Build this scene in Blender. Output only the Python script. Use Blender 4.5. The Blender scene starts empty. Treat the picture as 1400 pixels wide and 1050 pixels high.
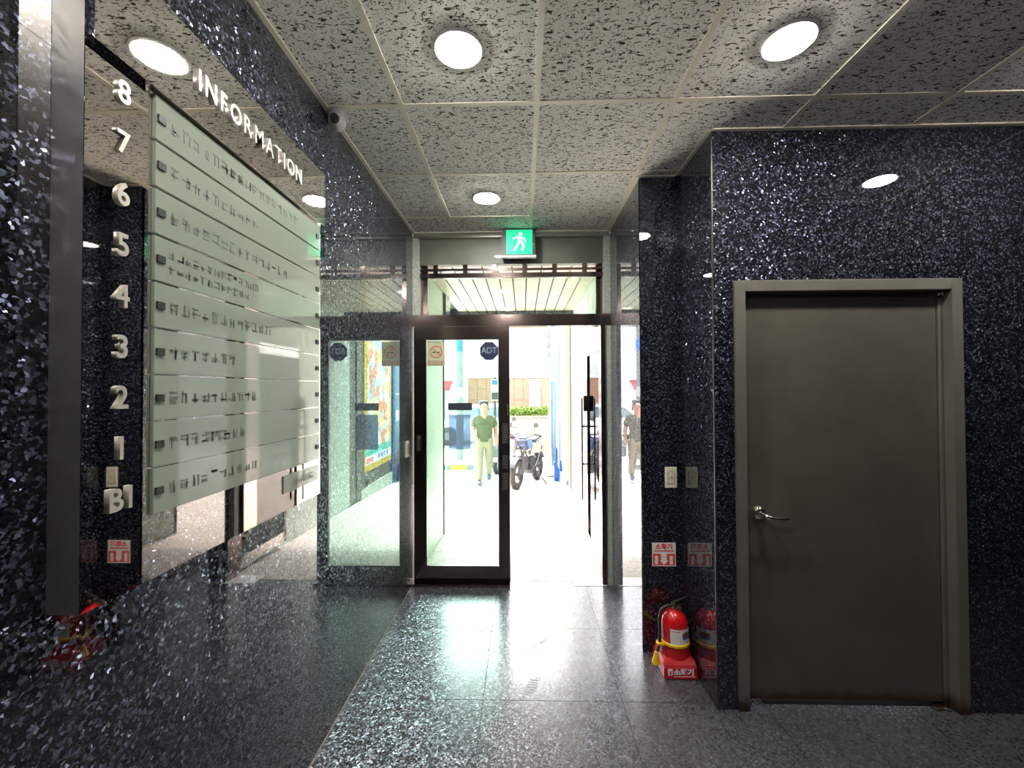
import bpy, bmesh, math, random
from mathutils import Vector, Matrix
random.seed(7)
S = bpy.context.scene
C = S.collection
PI = math.pi

# ------------------------------------------------------------------ camera
F, YAW, PITCH, ROLL, HC = 573.19, 0.0255, 0.0141, -0.0046, 1.534
def pix(u, v):                                   # photo pixel -> direction in the room
    u -= 700; v -= 525
    c, s = math.cos(-ROLL), math.sin(-ROLL); u, v = c*u - s*v, s*u + c*v
    x, d, z = u/F, 1.0, -v/F
    c, s = math.cos(PITCH), math.sin(PITCH); y, z = c*d - s*z, s*d + c*z
    c, s = math.cos(YAW), math.sin(YAW)
    return Vector((c*x - s*y, s*x + c*y, z))
fw = pix(700, 525); rt = (pix(700+F, 525) - fw); up = (pix(700, 525-F) - fw)
cam_d = bpy.data.cameras.new('camera'); cam = bpy.data.objects.new('camera', cam_d); C.objects.link(cam)
cam.matrix_world = Matrix(((rt.x, up.x, -fw.x, 0), (rt.y, up.y, -fw.y, 0), (rt.z, up.z, -fw.z, HC), (0, 0, 0, 1)))
cam_d.sensor_width = 36; cam_d.lens = F/1400*36; cam_d.clip_start = 0.02; cam_d.clip_end = 200
S.camera = cam

# ------------------------------------------------------------------ light, sky, exposure
LAMP = 215.0                                     # radiance of a downlight lens
w = bpy.data.worlds.new('sky'); S.world = w; w.use_nodes = True
nt = w.node_tree; nt.nodes.clear()
sk = nt.nodes.new('ShaderNodeTexSky'); sk.sky_type = 'NISHITA'; sk.sun_disc = False
sk.sun_elevation = math.radians(54); sk.sun_rotation = math.radians(-12); sk.air_density = 1.2; sk.dust_density = 3.0; sk.ozone_density = 0.6
bgn = nt.nodes.new('ShaderNodeBackground'); bgn.inputs['Strength'].default_value = 2.0
wo = nt.nodes.new('ShaderNodeOutputWorld')
hs_ = nt.nodes.new('ShaderNodeHueSaturation'); hs_.inputs['Saturation'].default_value = .35     # hazy white sky
nt.links.new(sk.outputs[0], hs_.inputs['Color']); nt.links.new(hs_.outputs[0], bgn.inputs[0]); nt.links.new(bgn.outputs[0], wo.inputs[0])
sun_d = bpy.data.lights.new('sun_offscreen', 'SUN'); sun_d.energy = 12.5; sun_d.angle = math.radians(6); sun_d.color = (1, .95, .88)
sun = bpy.data.objects.new('sun_offscreen', sun_d); C.objects.link(sun); sun.location = (-3, 18, 12)
sun.rotation_euler = Vector((.16, -.72, -1)).to_track_quat('-Z', 'Y').to_euler()
vs = S.view_settings
S.display_settings.display_device = 'sRGB'
vs.view_transform = 'Standard'; vs.look = 'None'; vs.exposure = 0.5; vs.gamma = 1.0; vs.use_curve_mapping = False

# ------------------------------------------------------------------ key dimensions (metres)
H = 2.792                # ceiling
XL, XR = -0.877, 0.697   # passage walls
YE = 3.323               # entrance plane
YP, XS, YD = 2.488, 0.924, 2.052   # pillar face, pillar side, door wall
XF, YB = 3.9, -2.9       # far right wall, back wall

# ------------------------------------------------------------------ materials
def mat(name):
    m = bpy.data.materials.new(name); m.use_nodes = True
    n = m.node_tree.nodes; l = m.node_tree.links
    b = n['Principled BSDF']
    return m, n, l, b
def seti(b, **k):
    for a, v in k.items():
        b.inputs[a.replace('_', ' ')].default_value = v
def pos(n, l, scale=(1, 1, 1), rot=(0, 0, 0), obj=False):
    if obj:
        g = n.new('ShaderNodeTexCoord'); o = g.outputs['Object']
    else:
        g = n.new('ShaderNodeNewGeometry'); o = g.outputs['Position']
    mp = n.new('ShaderNodeMapping'); mp.inputs['Scale'].default_value = scale; mp.inputs['Rotation'].default_value = rot
    l.new(o, mp.inputs['Vector']); return mp.outputs[0]
def ramp(n, l, src, stops, interp='LINEAR'):
    r = n.new('ShaderNodeValToRGB'); r.color_ramp.interpolation = interp
    e = r.color_ramp.elements
    while len(e) < len(stops): e.new(0.5)
    for el, (p, c) in zip(e, stops):
        el.position = p; el.color = (*c, 1)
    l.new(src, r.inputs[0]); return r.outputs[0]
def noise(n, l, vec, scale, detail=2, rough=.5, dist=0):
    t = n.new('ShaderNodeTexNoise'); t.inputs['Scale'].default_value = scale; t.inputs['Detail'].default_value = detail
    t.inputs['Roughness'].default_value = rough; t.inputs['Distortion'].default_value = dist
    l.new(vec, t.inputs['Vector']); return t.outputs[0]
def bump(n, l, h, b, strength, dist=.002):
    k = n.new('ShaderNodeBump'); k.inputs['Strength'].default_value = strength; k.inputs['Distance'].default_value = dist
    l.new(h, k.inputs['Height']); l.new(k.outputs[0], b.inputs['Normal'])
def simple(name, col, rough=.5, metal=0, var=.12, vscale=14, spec=.5, bmp=0, coat=0, emit=None):
    m, n, l, b = mat(name)
    p = pos(n, l)
    f = noise(n, l, p, vscale, 3)
    lo = tuple(max(0, c*(1-var)) for c in col); hi = tuple(min(1, c*(1+var)) for c in col)
    l.new(ramp(n, l, f, [(.3, lo), (.7, hi)]), b.inputs['Base Color'])
    seti(b, Roughness=rough, Metallic=metal, Specular_IOR_Level=spec, Coat_Weight=coat)
    if bmp: bump(n, l, noise(n, l, p, vscale*8, 3), b, bmp)
    if emit:
        seti(b, Emission_Color=(*emit[0], 1), Emission_Strength=emit[1])
    return m
def granite(name, scale, dark, mid, flake, cuts, coat_r, tilt=.5, flake_r=.3, coat_ior=1.8, coat=1.0, metal=1.0):
    # dark stone with mica-like flakes: every flake is a small tilted mirror under a polished coat
    m, n, l, b = mat(name)
    p = pos(n, l)
    wn = n.new('ShaderNodeTexNoise'); wn.inputs['Scale'].default_value = scale*.7; wn.inputs['Detail'].default_value = 2
    l.new(p, wn.inputs['Vector'])
    sc_ = n.new('ShaderNodeVectorMath'); sc_.operation = 'MULTIPLY_ADD'
    sc_.inputs[1].default_value = (2.2/scale,)*3; l.new(wn.outputs['Color'], sc_.inputs[0]); l.new(p, sc_.inputs[2])
    v = n.new('ShaderNodeTexVoronoi'); v.inputs['Scale'].default_value = scale
    l.new(sc_.outputs[0], v.inputs['Vector'])
    sep = n.new('ShaderNodeSeparateColor'); l.new(v.outputs['Color'], sep.inputs[0])
    fn = noise(n, l, p, scale*1.7, 3, .6)
    base = ramp(n, l, fn, [(.32, dark), (.68, mid)])
    isf = ramp(n, l, sep.outputs[0], [(0, (0, 0, 0)), (cuts[0], (0, 0, 0)), (cuts[0]+.01, (.45,)*3), (cuts[1], (.45,)*3), (cuts[1]+.01, (1, 1, 1)), (1, (1, 1, 1))])
    mx = n.new('ShaderNodeMix'); mx.data_type = 'RGBA'; l.new(isf, mx.inputs['Factor'])
    l.new(base, mx.inputs[6]); mx.inputs[7].default_value = (*flake, 1)
    l.new(mx.outputs[2], b.inputs['Base Color'])
    mm = n.new('ShaderNodeMath'); mm.operation = 'MULTIPLY'; mm.inputs[1].default_value = metal; l.new(isf, mm.inputs[0]); l.new(mm.outputs[0], b.inputs['Metallic'])
    sub = n.new('ShaderNodeVectorMath'); sub.operation = 'SUBTRACT'; sub.inputs[1].default_value = (.5, .5, .5)
    l.new(v.outputs['Color'], sub.inputs[0])
    g = n.new('ShaderNodeNewGeometry')
    mad = n.new('ShaderNodeVectorMath'); mad.operation = 'MULTIPLY_ADD'; mad.inputs[1].default_value = (tilt,)*3
    l.new(sub.outputs[0], mad.inputs[0]); l.new(g.outputs['Normal'], mad.inputs[2])
    no = n.new('ShaderNodeVectorMath'); no.operation = 'NORMALIZE'; l.new(mad.outputs[0], no.inputs[0])
    l.new(no.outputs[0], b.inputs['Normal'])
    seti(b, Roughness=flake_r, Specular_IOR_Level=.04, Coat_Weight=coat, Coat_Roughness=coat_r, Coat_IOR=coat_ior)
    return m
def thin_glass(name, tint, ior=1.5):
    m = bpy.data.materials.new(name); m.use_nodes = True
    n = m.node_tree.nodes; l = m.node_tree.links; n.clear()
    o = n.new('ShaderNodeOutputMaterial'); t = n.new('ShaderNodeBsdfTransparent'); t.inputs[0].default_value = (*tint, 1)
    g = n.new('ShaderNodeBsdfGlossy'); g.inputs['Roughness'].default_value = .01
    f = n.new('ShaderNodeFresnel'); f.inputs[0].default_value = ior
    mx = n.new('ShaderNodeMixShader'); l.new(f.outputs[0], mx.inputs[0]); l.new(t.outputs[0], mx.inputs[1]); l.new(g.outputs[0], mx.inputs[2])
    l.new(mx.outputs[0], o.inputs[0]); return m
def sticker(name, col, trans):
    m, n, l, b = mat(name); p = pos(n, l)
    l.new(ramp(n, l, noise(n, l, p, 30, 2), [(.3, tuple(c*.93 for c in col)), (.7, col)]), b.inputs['Base Color'])
    seti(b, Roughness=.4)
    t = n.new('ShaderNodeBsdfTransparent'); t.inputs[0].default_value = (*[min(1, c*1.1) for c in col], 1)
    mx = n.new('ShaderNodeMixShader'); mx.inputs[0].default_value = trans
    l.new(b.outputs[0], mx.inputs[1]); l.new(t.outputs[0], mx.inputs[2]); l.new(mx.outputs[0], n['Material Output'].inputs[0]); return m
def emis(name, col, s):
    m, n, l, b = mat(name); seti(b, Base_Color=(*[min(1, c) for c in col], 1), Emission_Color=(*col, 1), Emission_Strength=s); return m

M = {}
M['granite_wall'] = granite('dark_granite_wall', 150, (.003, .003, .0045), (.012, .013, .018), (.22, .25, .38), (.72, .91), .010, tilt=.95, flake_r=.25, coat_ior=1.75)
M['granite_floor'] = granite('dark_granite_floor', 150, (.026, .025, .026), (.085, .082, .086), (.30, .32, .38), (.55, .85), .22, tilt=.8, flake_r=.32, coat_ior=1.45)
M['granite_light'] = granite('light_granite', 150, (.24, .27, .225), (.64, .68, .60), (.62, .66, .58), (.5, .8), .2, tilt=.1, flake_r=.5, coat=.15, metal=0.0)
M['joint'] = simple('dark_joint', (.012, .011, .011), .8)
M['sealant'] = simple('pale_sealant', (.38, .33, .27), .7)
M['dust'] = simple('dusty_print', (.20, .19, .18), .6)
M['tbar'] = simple('cream_ceiling_bar', (.80, .73, .60), .5, var=.04)
M['steel'] = simple('mirror_steel', (.80, .75, .70), .018, 1, var=.03, vscale=3)
M['steel_brushed'] = simple('brushed_steel_side', (.80, .75, .70), .40, 1, var=.05, vscale=9)
M['steel_dark'] = simple('dark_steel_side', (.10, .092, .085), .38, .8, var=.2, vscale=9)
M['letter'] = simple('raised_steel_letter', (.62, .59, .54), .38, .5, var=.05)
M['number'] = simple('raised_steel_number', (.50, .47, .41), .42, .5, var=.05)
M['bronze'] = simple('bronze_steel', (.22, .17, .155), .15, 1, var=.12, vscale=5)
M['header'] = simple('olive_steel_panel', (.15, .165, .13), .5, .0, var=.15, vscale=6)
M['cornice'] = simple('pale_steel_moulding', (.55, .55, .48), .3, 1, var=.05)
M['black'] = simple('black_plastic', (.012, .012, .013), .45)
M['rubber'] = simple('black_rubber', (.03, .028, .027), .75, bmp=.3)
M['white'] = simple('white_plastic', (.80, .79, .74), .35, var=.03)
M['ivory'] = simple('ivory_plastic', (.80, .76, .60), .35, var=.03)
M['ivory_in'] = simple('ivory_rocker', (.70, .66, .50), .3, var=.03)
M['grey_plastic'] = simple('grey_plastic', (.33, .32, .31), .4)
M['dark_plastic'] = simple('dark_grey_plastic', (.06, .06, .058), .5)
M['red'] = simple('red_enamel', (.62, .008, .010), .18, var=.08, coat=.6)
M['red_plastic'] = simple('red_plastic', (.48, .010, .014), .35, var=.08)
M['red_print'] = simple('red_print', (.78, .06, .03), .5, var=.04)
M['white_print'] = simple('white_print', (.82, .80, .78), .5, var=.04)
M['black_print'] = simple('dark_print', (.05, .055, .05), .5)
M['blue_print'] = simple('blue_print', (.05, .10, .55), .5)
M['yellow'] = simple('yellow_plastic', (.88, .52, .01), .35, var=.06)
M['brass'] = simple('brass', (.62, .45, .18), .25, 1)
M['chrome'] = simple('chrome', (.72, .68, .58), .12, 1, var=.05)
M['glass'] = thin_glass('green_tinted_glass', (.78, .93, .88))
M['glass_clear'] = thin_glass('pale_green_glass', (.84, .95, .90))
M['glass_dark'] = simple('dark_window_glass', (.10, .13, .15), .05)
M['lamp'] = emis('lit_lens', (1.0, .96, .90), LAMP)
M['lamp_trim'] = simple('white_lamp_trim', (.78, .76, .74), .3, var=.03)
M['green_lit'] = emis('lit_green_panel', (.0, .60, .21), 1.0)
M['white_lit'] = emis('lit_white_figure', (.62, 1.0, .85), 1.1)
M['navy'] = sticker('navy_sticker', (.018, .026, .075), .02)
M['navy_print'] = simple('pale_blue_print', (.22, .28, .40), .5)
M['cream_sticker'] = sticker('cream_sticker', (.74, .74, .54), .32)
M['cream_foot'] = sticker('tan_sticker_foot', (.66, .52, .38), .3)
M['notice_dark'] = sticker('charcoal_notice', (.07, .075, .10), .12)
M['notice_blue'] = sticker('blue_grey_notice', (.50, .60, .74), .50)
M['nos_red'] = simple('faded_red_ring', (.62, .22, .14), .5)
M['plate'] = simple('pale_green_plate', (.26, .30, .245), .05, var=.03, vscale=4, spec=.75, coat=.5)
M['plate_edge'] = simple('plate_print', (.13, .16, .13), .5)
M['plaster'] = simple('white_plaster', (.74, .73, .70), .8, var=.05, vscale=3)
M['tan_tile'] = simple('tan_wall_tile', (.24, .125, .075), .6, var=.12, vscale=9)
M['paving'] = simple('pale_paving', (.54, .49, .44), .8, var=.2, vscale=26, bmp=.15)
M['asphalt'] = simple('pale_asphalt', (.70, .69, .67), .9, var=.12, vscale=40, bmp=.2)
M['leaf'] = simple('hedge_leaf', (.11, .19, .015), .6, var=.4, vscale=30)
M['planter'] = simple('cream_planter', (.24, .19, .125), .8, var=.08)
M['cardboard'] = simple('grey_panel', (.15, .145, .115), .6, var=.1)
M['blue'] = simple('bright_blue_paint', (.01, .10, .34), .4, var=.06)
M['paleblue'] = simple('pale_blue_panel', (.17, .27, .33), .4, var=.08)
M['awning'] = simple('red_awning_cloth', (.30, .02, .025), .8)
M['pole'] = simple('grey_green_pole', (.13, .15, .14), .7, var=.1)
M['ac'] = simple('grey_air_unit', (.10, .10, .105), .6)
M['porch_board'] = simple('cream_porch_board', (.40, .34, .27), .35, var=.08, vscale=5)
M['rust'] = simple('rust', (.12, .045, .025), .9)
M['skin'] = simple('skin', (.40, .20, .13), .5, var=.04)
M['hair'] = simple('grey_hair', (.035, .03, .028), .7, var=.2, vscale=60)
M['shirt'] = simple('olive_shirt', (.082, .088, .048), .85, var=.12, vscale=20)
M['trouser'] = simple('beige_trousers', (.25, .22, .15), .85, var=.08, vscale=20)
M['shoe'] = simple('grey_shoe', (.13, .14, .15), .6)
M['paintwhite'] = simple('white_car_paint', (.75, .75, .76), .2, var=.02, coat=.5)
M['pinkpaint'] = simple('pale_pink_paint', (.30, .20, .21), .3, coat=.4)
M['bikeblue'] = simple('blue_tank_paint', (.06, .09, .24), .3, coat=.5)
M['gunmetal'] = simple('gunmetal', (.030, .030, .034), .45, .0)
M['alloy'] = simple('grey_alloy', (.07, .07, .078), .4, .3)

def ceiling_tile_mat():
    m, n, l, b = mat('fissured_ceiling_tile')
    oi = n.new('ShaderNodeObjectInfo')
    g = n.new('ShaderNodeNewGeometry')
    off = n.new('ShaderNodeVectorMath'); off.operation = 'MULTIPLY_ADD'; off.inputs[1].default_value = (13.1, 7.7, 0)
    cmb = n.new('ShaderNodeCombineXYZ'); l.new(oi.outputs['Random'], cmb.inputs[0]); l.new(oi.outputs['Random'], cmb.inputs[1])
    l.new(cmb.outputs[0], off.inputs[0]); l.new(g.outputs['Position'], off.inputs[2])
    mp = n.new('ShaderNodeMapping'); mp.inputs['Scale'].default_value = (1.0, 2.6, 1); mp.inputs['Rotation'].default_value = (0, 0, .5)
    l.new(off.outputs[0], mp.inputs['Vector'])
    f1 = noise(n, l, mp.outputs[0], 40, 1.2, .5, 1.0)
    fiss = ramp(n, l, f1, [(0, (0, 0, 0)), (.375, (0, 0, 0)), (.395, (1, 1, 1)), (1, (1, 1, 1))])
    mp2 = n.new('ShaderNodeMapping'); mp2.inputs['Scale'].default_value = (2.2, 1.0, 1); mp2.inputs['Rotation'].default_value = (0, 0, -.5)
    l.new(off.outputs[0], mp2.inputs['Vector'])
    f2 = noise(n, l, mp2.outputs[0], 95, 1, .5, .8)
    pin = ramp(n, l, f2, [(0, (.1, .1, .1)), (.335, (.1, .1, .1)), (.365, (1, 1, 1)), (1, (1, 1, 1))])
    mx = n.new('ShaderNodeMix'); mx.data_type = 'RGBA'; mx.blend_type = 'MULTIPLY'; mx.inputs['Factor'].default_value = 1
    l.new(fiss, mx.inputs[6]); l.new(pin, mx.inputs[7])
    cm = n.new('ShaderNodeMix'); cm.data_type = 'RGBA'; l.new(mx.outputs[2], cm.inputs['Factor'])
    cm.inputs[6].default_value = (.07, .06, .05, 1); cm.inputs[7].default_value = (.89, .85, .80, 1)
    l.new(cm.outputs[2], b.inputs['Base Color']); seti(b, Roughness=.9, Specular_IOR_Level=.1)
    bump(n, l, mx.outputs[2], b, .6, .003)
    return m
M['ctile'] = ceiling_tile_mat()

def door_paint(name, col, rough):
    m, n, l, b = mat(name); p = pos(n, l)
    f = noise(n, l, p, 5, 4, .6)
    c1 = ramp(n, l, f, [(.3, tuple(c*.86 for c in col)), (.7, tuple(c*1.12 for c in col))])
    g = n.new('ShaderNodeNewGeometry'); sp = n.new('ShaderNodeSeparateXYZ'); l.new(g.outputs['Position'], sp.inputs[0])
    # rust creeping up from the wet bottom edge, ragged outline
    ad = n.new('ShaderNodeMath'); ad.operation = 'MULTIPLY_ADD'; ad.inputs[1].default_value = .11; l.new(noise(n, l, p, 7, 4, .65), ad.inputs[0]); l.new(sp.outputs[2], ad.inputs[2])
    rf = ramp(n, l, ad.outputs[0], [(0, (1, 1, 1)), (.085, (1, 1, 1)), (.13, (0, 0, 0)), (1, (0, 0, 0))])
    mx = n.new('ShaderNodeMix'); mx.data_type = 'RGBA'; l.new(rf, mx.inputs['Factor']); l.new(c1, mx.inputs[6]); mx.inputs[7].default_value = (.055, .028, .02, 1)
    l.new(mx.outputs[2], b.inputs['Base Color']); seti(b, Roughness=rough, Metallic=.35, Specular_IOR_Level=.5)
    bump(n, l, noise(n, l, p, 320, 3), b, .25, .001)
    return m
M['door'] = door_paint('grey_bronze_door_paint', (.115, .103, .085), .42)
M['doorframe'] = door_paint('grey_bronze_frame_paint', (.18, .168, .145), .36)

def poster_mat():
    m, n, l, b = mat('poster_print'); p = pos(n, l)
    v = n.new('ShaderNodeTexVoronoi'); v.inputs['Scale'].default_value = 7; l.new(p, v.inputs['Vector'])
    sep = n.new('ShaderNodeSeparateColor'); l.new(v.outputs['Color'], sep.inputs[0])
    c = ramp(n, l, sep.outputs[0], [(0, (.75, .72, .62)), (.3, (.30, .52, .72)), (.45, (.80, .78, .72)), (.62, (.78, .30, .16)), (.76, (.80, .62, .22)), (.9, (.72, .78, .80))], 'CONSTANT')
    l.new(c, b.inputs['Base Color']); seti(b, Roughness=.4); return m
M['poster'] = poster_mat()
M['poster_yellow'] = simple('poster_yellow', (.62, .42, .05), .4, var=.04)
M['poster_teal'] = simple('poster_teal', (.10, .50, .42), .4)

# ------------------------------------------------------------------ mesh helpers
class MB:
    def __init__(s): s.v = []; s.f = []
    def add(s, vs, fs):
        k = len(s.v); s.v += [Vector(v) for v in vs]; s.f += [tuple(i+k for i in f) for f in fs]; return s
    def box(s, x0, x1, y0, y1, z0, z1):
        if x0 > x1: x0, x1 = x1, x0
        if y0 > y1: y0, y1 = y1, y0
        if z0 > z1: z0, z1 = z1, z0
        return s.add([(x0,y0,z0),(x1,y0,z0),(x1,y1,z0),(x0,y1,z0),(x0,y0,z1),(x1,y0,z1),(x1,y1,z1),(x0,y1,z1)],
                     [(3,2,1,0),(4,5,6,7),(0,1,5,4),(1,2,6,5),(2,3,7,6),(3,0,4,7)])
    def prism(s, pts, axis, t0, t1):             # polygon pts in the other two axes, extruded along axis
        def P(a, b, t):
            return {'x': (t, a, b), 'y': (a, t, b), 'z': (a, b, t)}[axis]
        n = len(pts)
        area = sum(pts[i][0]*pts[(i+1)%n][1]-pts[(i+1)%n][0]*pts[i][1] for i in range(n))
        if area < 0: pts = pts[::-1]
        vs = [P(a, b, t0) for a, b in pts] + [P(a, b, t1) for a, b in pts]
        fs = [tuple(range(n))[::-1], tuple(range(n, 2*n))] + [(i, (i+1)%n, (i+1)%n+n, i+n) for i in range(n)]
        if axis == 'y': fs = [f[::-1] for f in fs]
        return s.add(vs, fs)
    def tube(s, path, r, n=10, cap=True):
        path = [Vector(p) for p in path]; k0 = len(s.v); m = len(path)
        rr = r if isinstance(r, (list, tuple)) else [r]*m
        prev = None
        for i, p in enumerate(path):
            t = (path[min(i+1, m-1)] - path[max(i-1, 0)]).normalized()
            if prev is None:
                a = Vector((0, 0, 1)) if abs(t.z) < .9 else Vector((1, 0, 0)); u = t.cross(a).normalized()
            else:
                u = (prev - t*prev.dot(t)).normalized()
            prev = u; v = t.cross(u)
            for j in range(n):
                an = 2*PI*j/n; s.v.append(p + (u*math.cos(an) + v*math.sin(an))*rr[i])
        for i in range(m-1):
            for j in range(n):
                a = k0+i*n+j; b = k0+i*n+(j+1)%n; s.f.append((a, b, b+n, a+n))
        if cap:
            s.f.append(tuple(k0+j for j in range(n))[::-1]); s.f.append(tuple(k0+(m-1)*n+j for j in range(n)))
        return s
    def lathe(s, prof, n=24, c=(0, 0, 0), axis='z'):      # prof: (radius, height)
        k0 = len(s.v); c = Vector(c)
        for r, h in prof:
            for j in range(n):
                an = 2*PI*j/n; a, b = r*math.cos(an), r*math.sin(an)
                d = {'z': (a, b, h), 'y': (a, h, -b), 'x': (h, a, b)}[axis]; s.v.append(c + Vector(d))
        for i in range(len(prof)-1):
            for j in range(n):
                a = k0+i*n+j; b = k0+i*n+(j+1)%n; s.f.append((a, b, b+n, a+n))
        if prof[0][0] > 1e-6: s.f.append(tuple(k0+j for j in range(n))[::-1])
        if prof[-1][0] > 1e-6: s.f.append(tuple(k0+(len(prof)-1)*n+j for j in range(n)))
        return s
    def torus(s, R, r, c=(0, 0, 0), axis='y', n=32, k=10, sq=1.0):
        k0 = len(s.v); c = Vector(c)
        for i in range(n):
            A = 2*PI*i/n
            for j in range(k):
                B = 2*PI*j/k; q = R + r*math.cos(B); h = r*sq*math.sin(B); a, b = q*math.cos(A), q*math.sin(A)
                s.v.append(c + Vector({'z': (a, b, h), 'y': (a, h, b), 'x': (h, a, b)}[axis]))
        for i in range(n):
            for j in range(k):
                s.f.append((k0+i*k+j, k0+i*k+(j+1)%k, k0+((i+1)%n)*k+(j+1)%k, k0+((i+1)%n)*k+j))
        return s
    def mesh(s, name, m, off=(0, 0, 0), smooth=False, bevel=0):
        me = bpy.data.meshes.new(name); o = Vector(off)
        me.from_pydata([tuple(v-o) for v in s.v], [], s.f)
        bm = bmesh.new(); bm.from_mesh(me)
        bmesh.ops.remove_doubles(bm, verts=bm.verts, dist=1e-6)
        bmesh.ops.recalc_face_normals(bm, faces=bm.faces)
        if bevel:
            ed = [e for e in bm.edges if len(e.link_faces) == 2 and e.calc_face_angle(0) > .5]
            bmesh.ops.bevel(bm, geom=ed, offset=bevel, segments=2, affect='EDGES', clamp_overlap=True)
        bm.to_mesh(me); bm.free()
        if smooth:
            for p in me.polygons: p.use_smooth = True
            try: me.set_sharp_from_angle(angle=math.radians(38))
            except Exception: pass
        me.materials.append(m); return me
    def build(s, name, m, parent=None, smooth=False, bevel=0, loc=None):
        # vertices are in the parent's frame when the parent is turned (loc given), else in the room's frame
        if parent is not None and loc is None: off = world_loc(parent)
        else: off = (0, 0, 0)
        if parent is None and loc is not None: off = loc
        o = bpy.data.objects.new(name, s.mesh(name, m, off, smooth, bevel)); C.objects.link(o)
        if parent is not None: o.parent = parent
        elif loc is not None: o.location = loc
        return o
def world_loc(o):
    v = Vector((0, 0, 0))
    while o is not None: v += Vector(o.location); o = o.parent
    return v
def tag(o, label, cat, group=None, kind=None):
    o['label'] = label; o['category'] = cat
    if group: o['group'] = group
    if kind: o['kind'] = kind
    return o
def empty(name, loc, label, cat, group=None, kind=None, rz=0):
    o = bpy.data.objects.new(name, None); C.objects.link(o); o.location = loc; o.rotation_euler.z = rz; o.empty_display_size = .05
    return tag(o, label, cat, group, kind)
def B(*a): return MB().box(*a)
def link(name, me, parent, loc):
    o = bpy.data.objects.new(name, me); C.objects.link(o); o.parent = parent; o.location = loc; return o
def text_mesh(body, size, extrude, m, bold=0.0, align='CENTER'):
    cu = bpy.data.curves.new('lettering', 'FONT'); cu.body = body; cu.size = size; cu.extrude = extrude
    cu.align_x = align; cu.align_y = 'CENTER'; cu.offset = bold; cu.resolution_u = 3
    to = bpy.data.objects.new('lettering', cu); C.objects.link(to)
    dg = bpy.context.evaluated_depsgraph_get(); dg.update()
    me = bpy.data.meshes.new_from_object(to.evaluated_get(dg)); bpy.data.objects.remove(to); bpy.data.curves.remove(cu)
    me.materials.clear(); me.materials.append(m); return me
# text facing the camera side (-Y): x -> +X, y -> +Z ; text facing +X: x -> +Y, y -> +Z
ROT_FRONT = Matrix(((1, 0, 0), (0, 0, -1), (0, 1, 0)))
ROT_LEFTWALL = Matrix(((0, 0, 1), (1, 0, 0), (0, 1, 0)))
ROT_RIGHTWALL = Matrix(((0, 0, -1), (-1, 0, 0), (0, 1, 0)))
def text(name, body, size, at, R, m, parent=None, extrude=.0004, bold=0.0, sx=1.0):
    me = text_mesh(body, size, extrude, m, bold)
    if len(me.vertices):
        xs = [v.co.x for v in me.vertices]; ys = [v.co.y for v in me.vertices]
        cx, cy = (min(xs)+max(xs))/2, (min(ys)+max(ys))/2
        for v in me.vertices:
            v.co = R @ Vector(((v.co.x-cx)*sx, v.co.y-cy, v.co.z))
    o = bpy.data.objects.new(name, me); C.objects.link(o)
    if parent: o.parent = parent; o.location = Vector(at) - world_loc(parent)
    else: o.location = at
    return o
def skin(name, verts, edges, radii, m, parent, sub=2, root=0, loc=None):
    me = bpy.data.meshes.new(name); me.from_pydata(verts, edges, [])
    o = bpy.data.objects.new(name, me); C.objects.link(o)
    o.modifiers.new('skin', 'SKIN'); o.modifiers.new('sub', 'SUBSURF').levels = sub
    lay = me.skin_vertices[0] if me.skin_vertices else None
    if lay is None:
        bm = bmesh.new(); bm.from_mesh(me); bm.verts.layers.skin.verify(); bm.to_mesh(me); bm.free(); lay = me.skin_vertices[0]
    for i, r in enumerate(radii):
        lay.data[i].radius = r if isinstance(r, tuple) else (r, r); lay.data[i].use_root = (i == root)
    dg = bpy.context.evaluated_depsgraph_get(); dg.update()
    out = bpy.data.meshes.new_from_object(o.evaluated_get(dg)); bpy.data.objects.remove(o); bpy.data.meshes.remove(me)
    out.materials.clear(); out.materials.append(m)
    for p in out.polygons: p.use_smooth = True
    r_ = bpy.data.objects.new(name, out); C.objects.link(r_); r_.parent = parent
    return r_

# ------------------------------------------------------------------ room shell
G = .0015
# floor
fl = B(XL-.3, XF, YB, YE+.06, -.25, -.004).build('floor', M['joint'])
tag(fl, 'dark polished granite lobby floor laid in large tiles', 'floor', kind='structure')
fx = [-.204+.686*k for k in range(-1, 7)]; fx[0] = XL; fx[-1] = XF
fy = [2.7214-.628*k for k in range(0, 10)]
fy = [YE+.06] + fy; fy[-1] = YB
for i in range(len(fx)-1):
    for j in range(len(fy)-1):
        x0, x1, y1, y0 = fx[i], fx[i+1], fy[j], fy[j+1]
        if x1-x0 < .03 or y1-y0 < .03: continue
        if x0 >= XS-.02 and y0 > YD: continue
        B(x0+G, x1-G, y0+G, y1-G, -.01, 0).build('floor_tile', M['granite_floor'], fl)
for x, y in [(-.498,2.686),(-.266,2.682),(-.208,2.683),(.022,2.679),(.081,2.677),(.312,2.672),(-.498,2.497),(-.27,2.494),(-.209,2.495),(.022,2.493),(.08,2.49),(.309,2.484)]:
    MB().lathe([(0, .0002), (.0065, .0002), (.0065, .0012), (0, .0012)], 10, (x, y, 0)).build('bolt_hole', M['black'], fl)
B(XL, XL+.0028, 0, YE, 0, .003).build('sealant_line', M['sealant'], fl)

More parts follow.
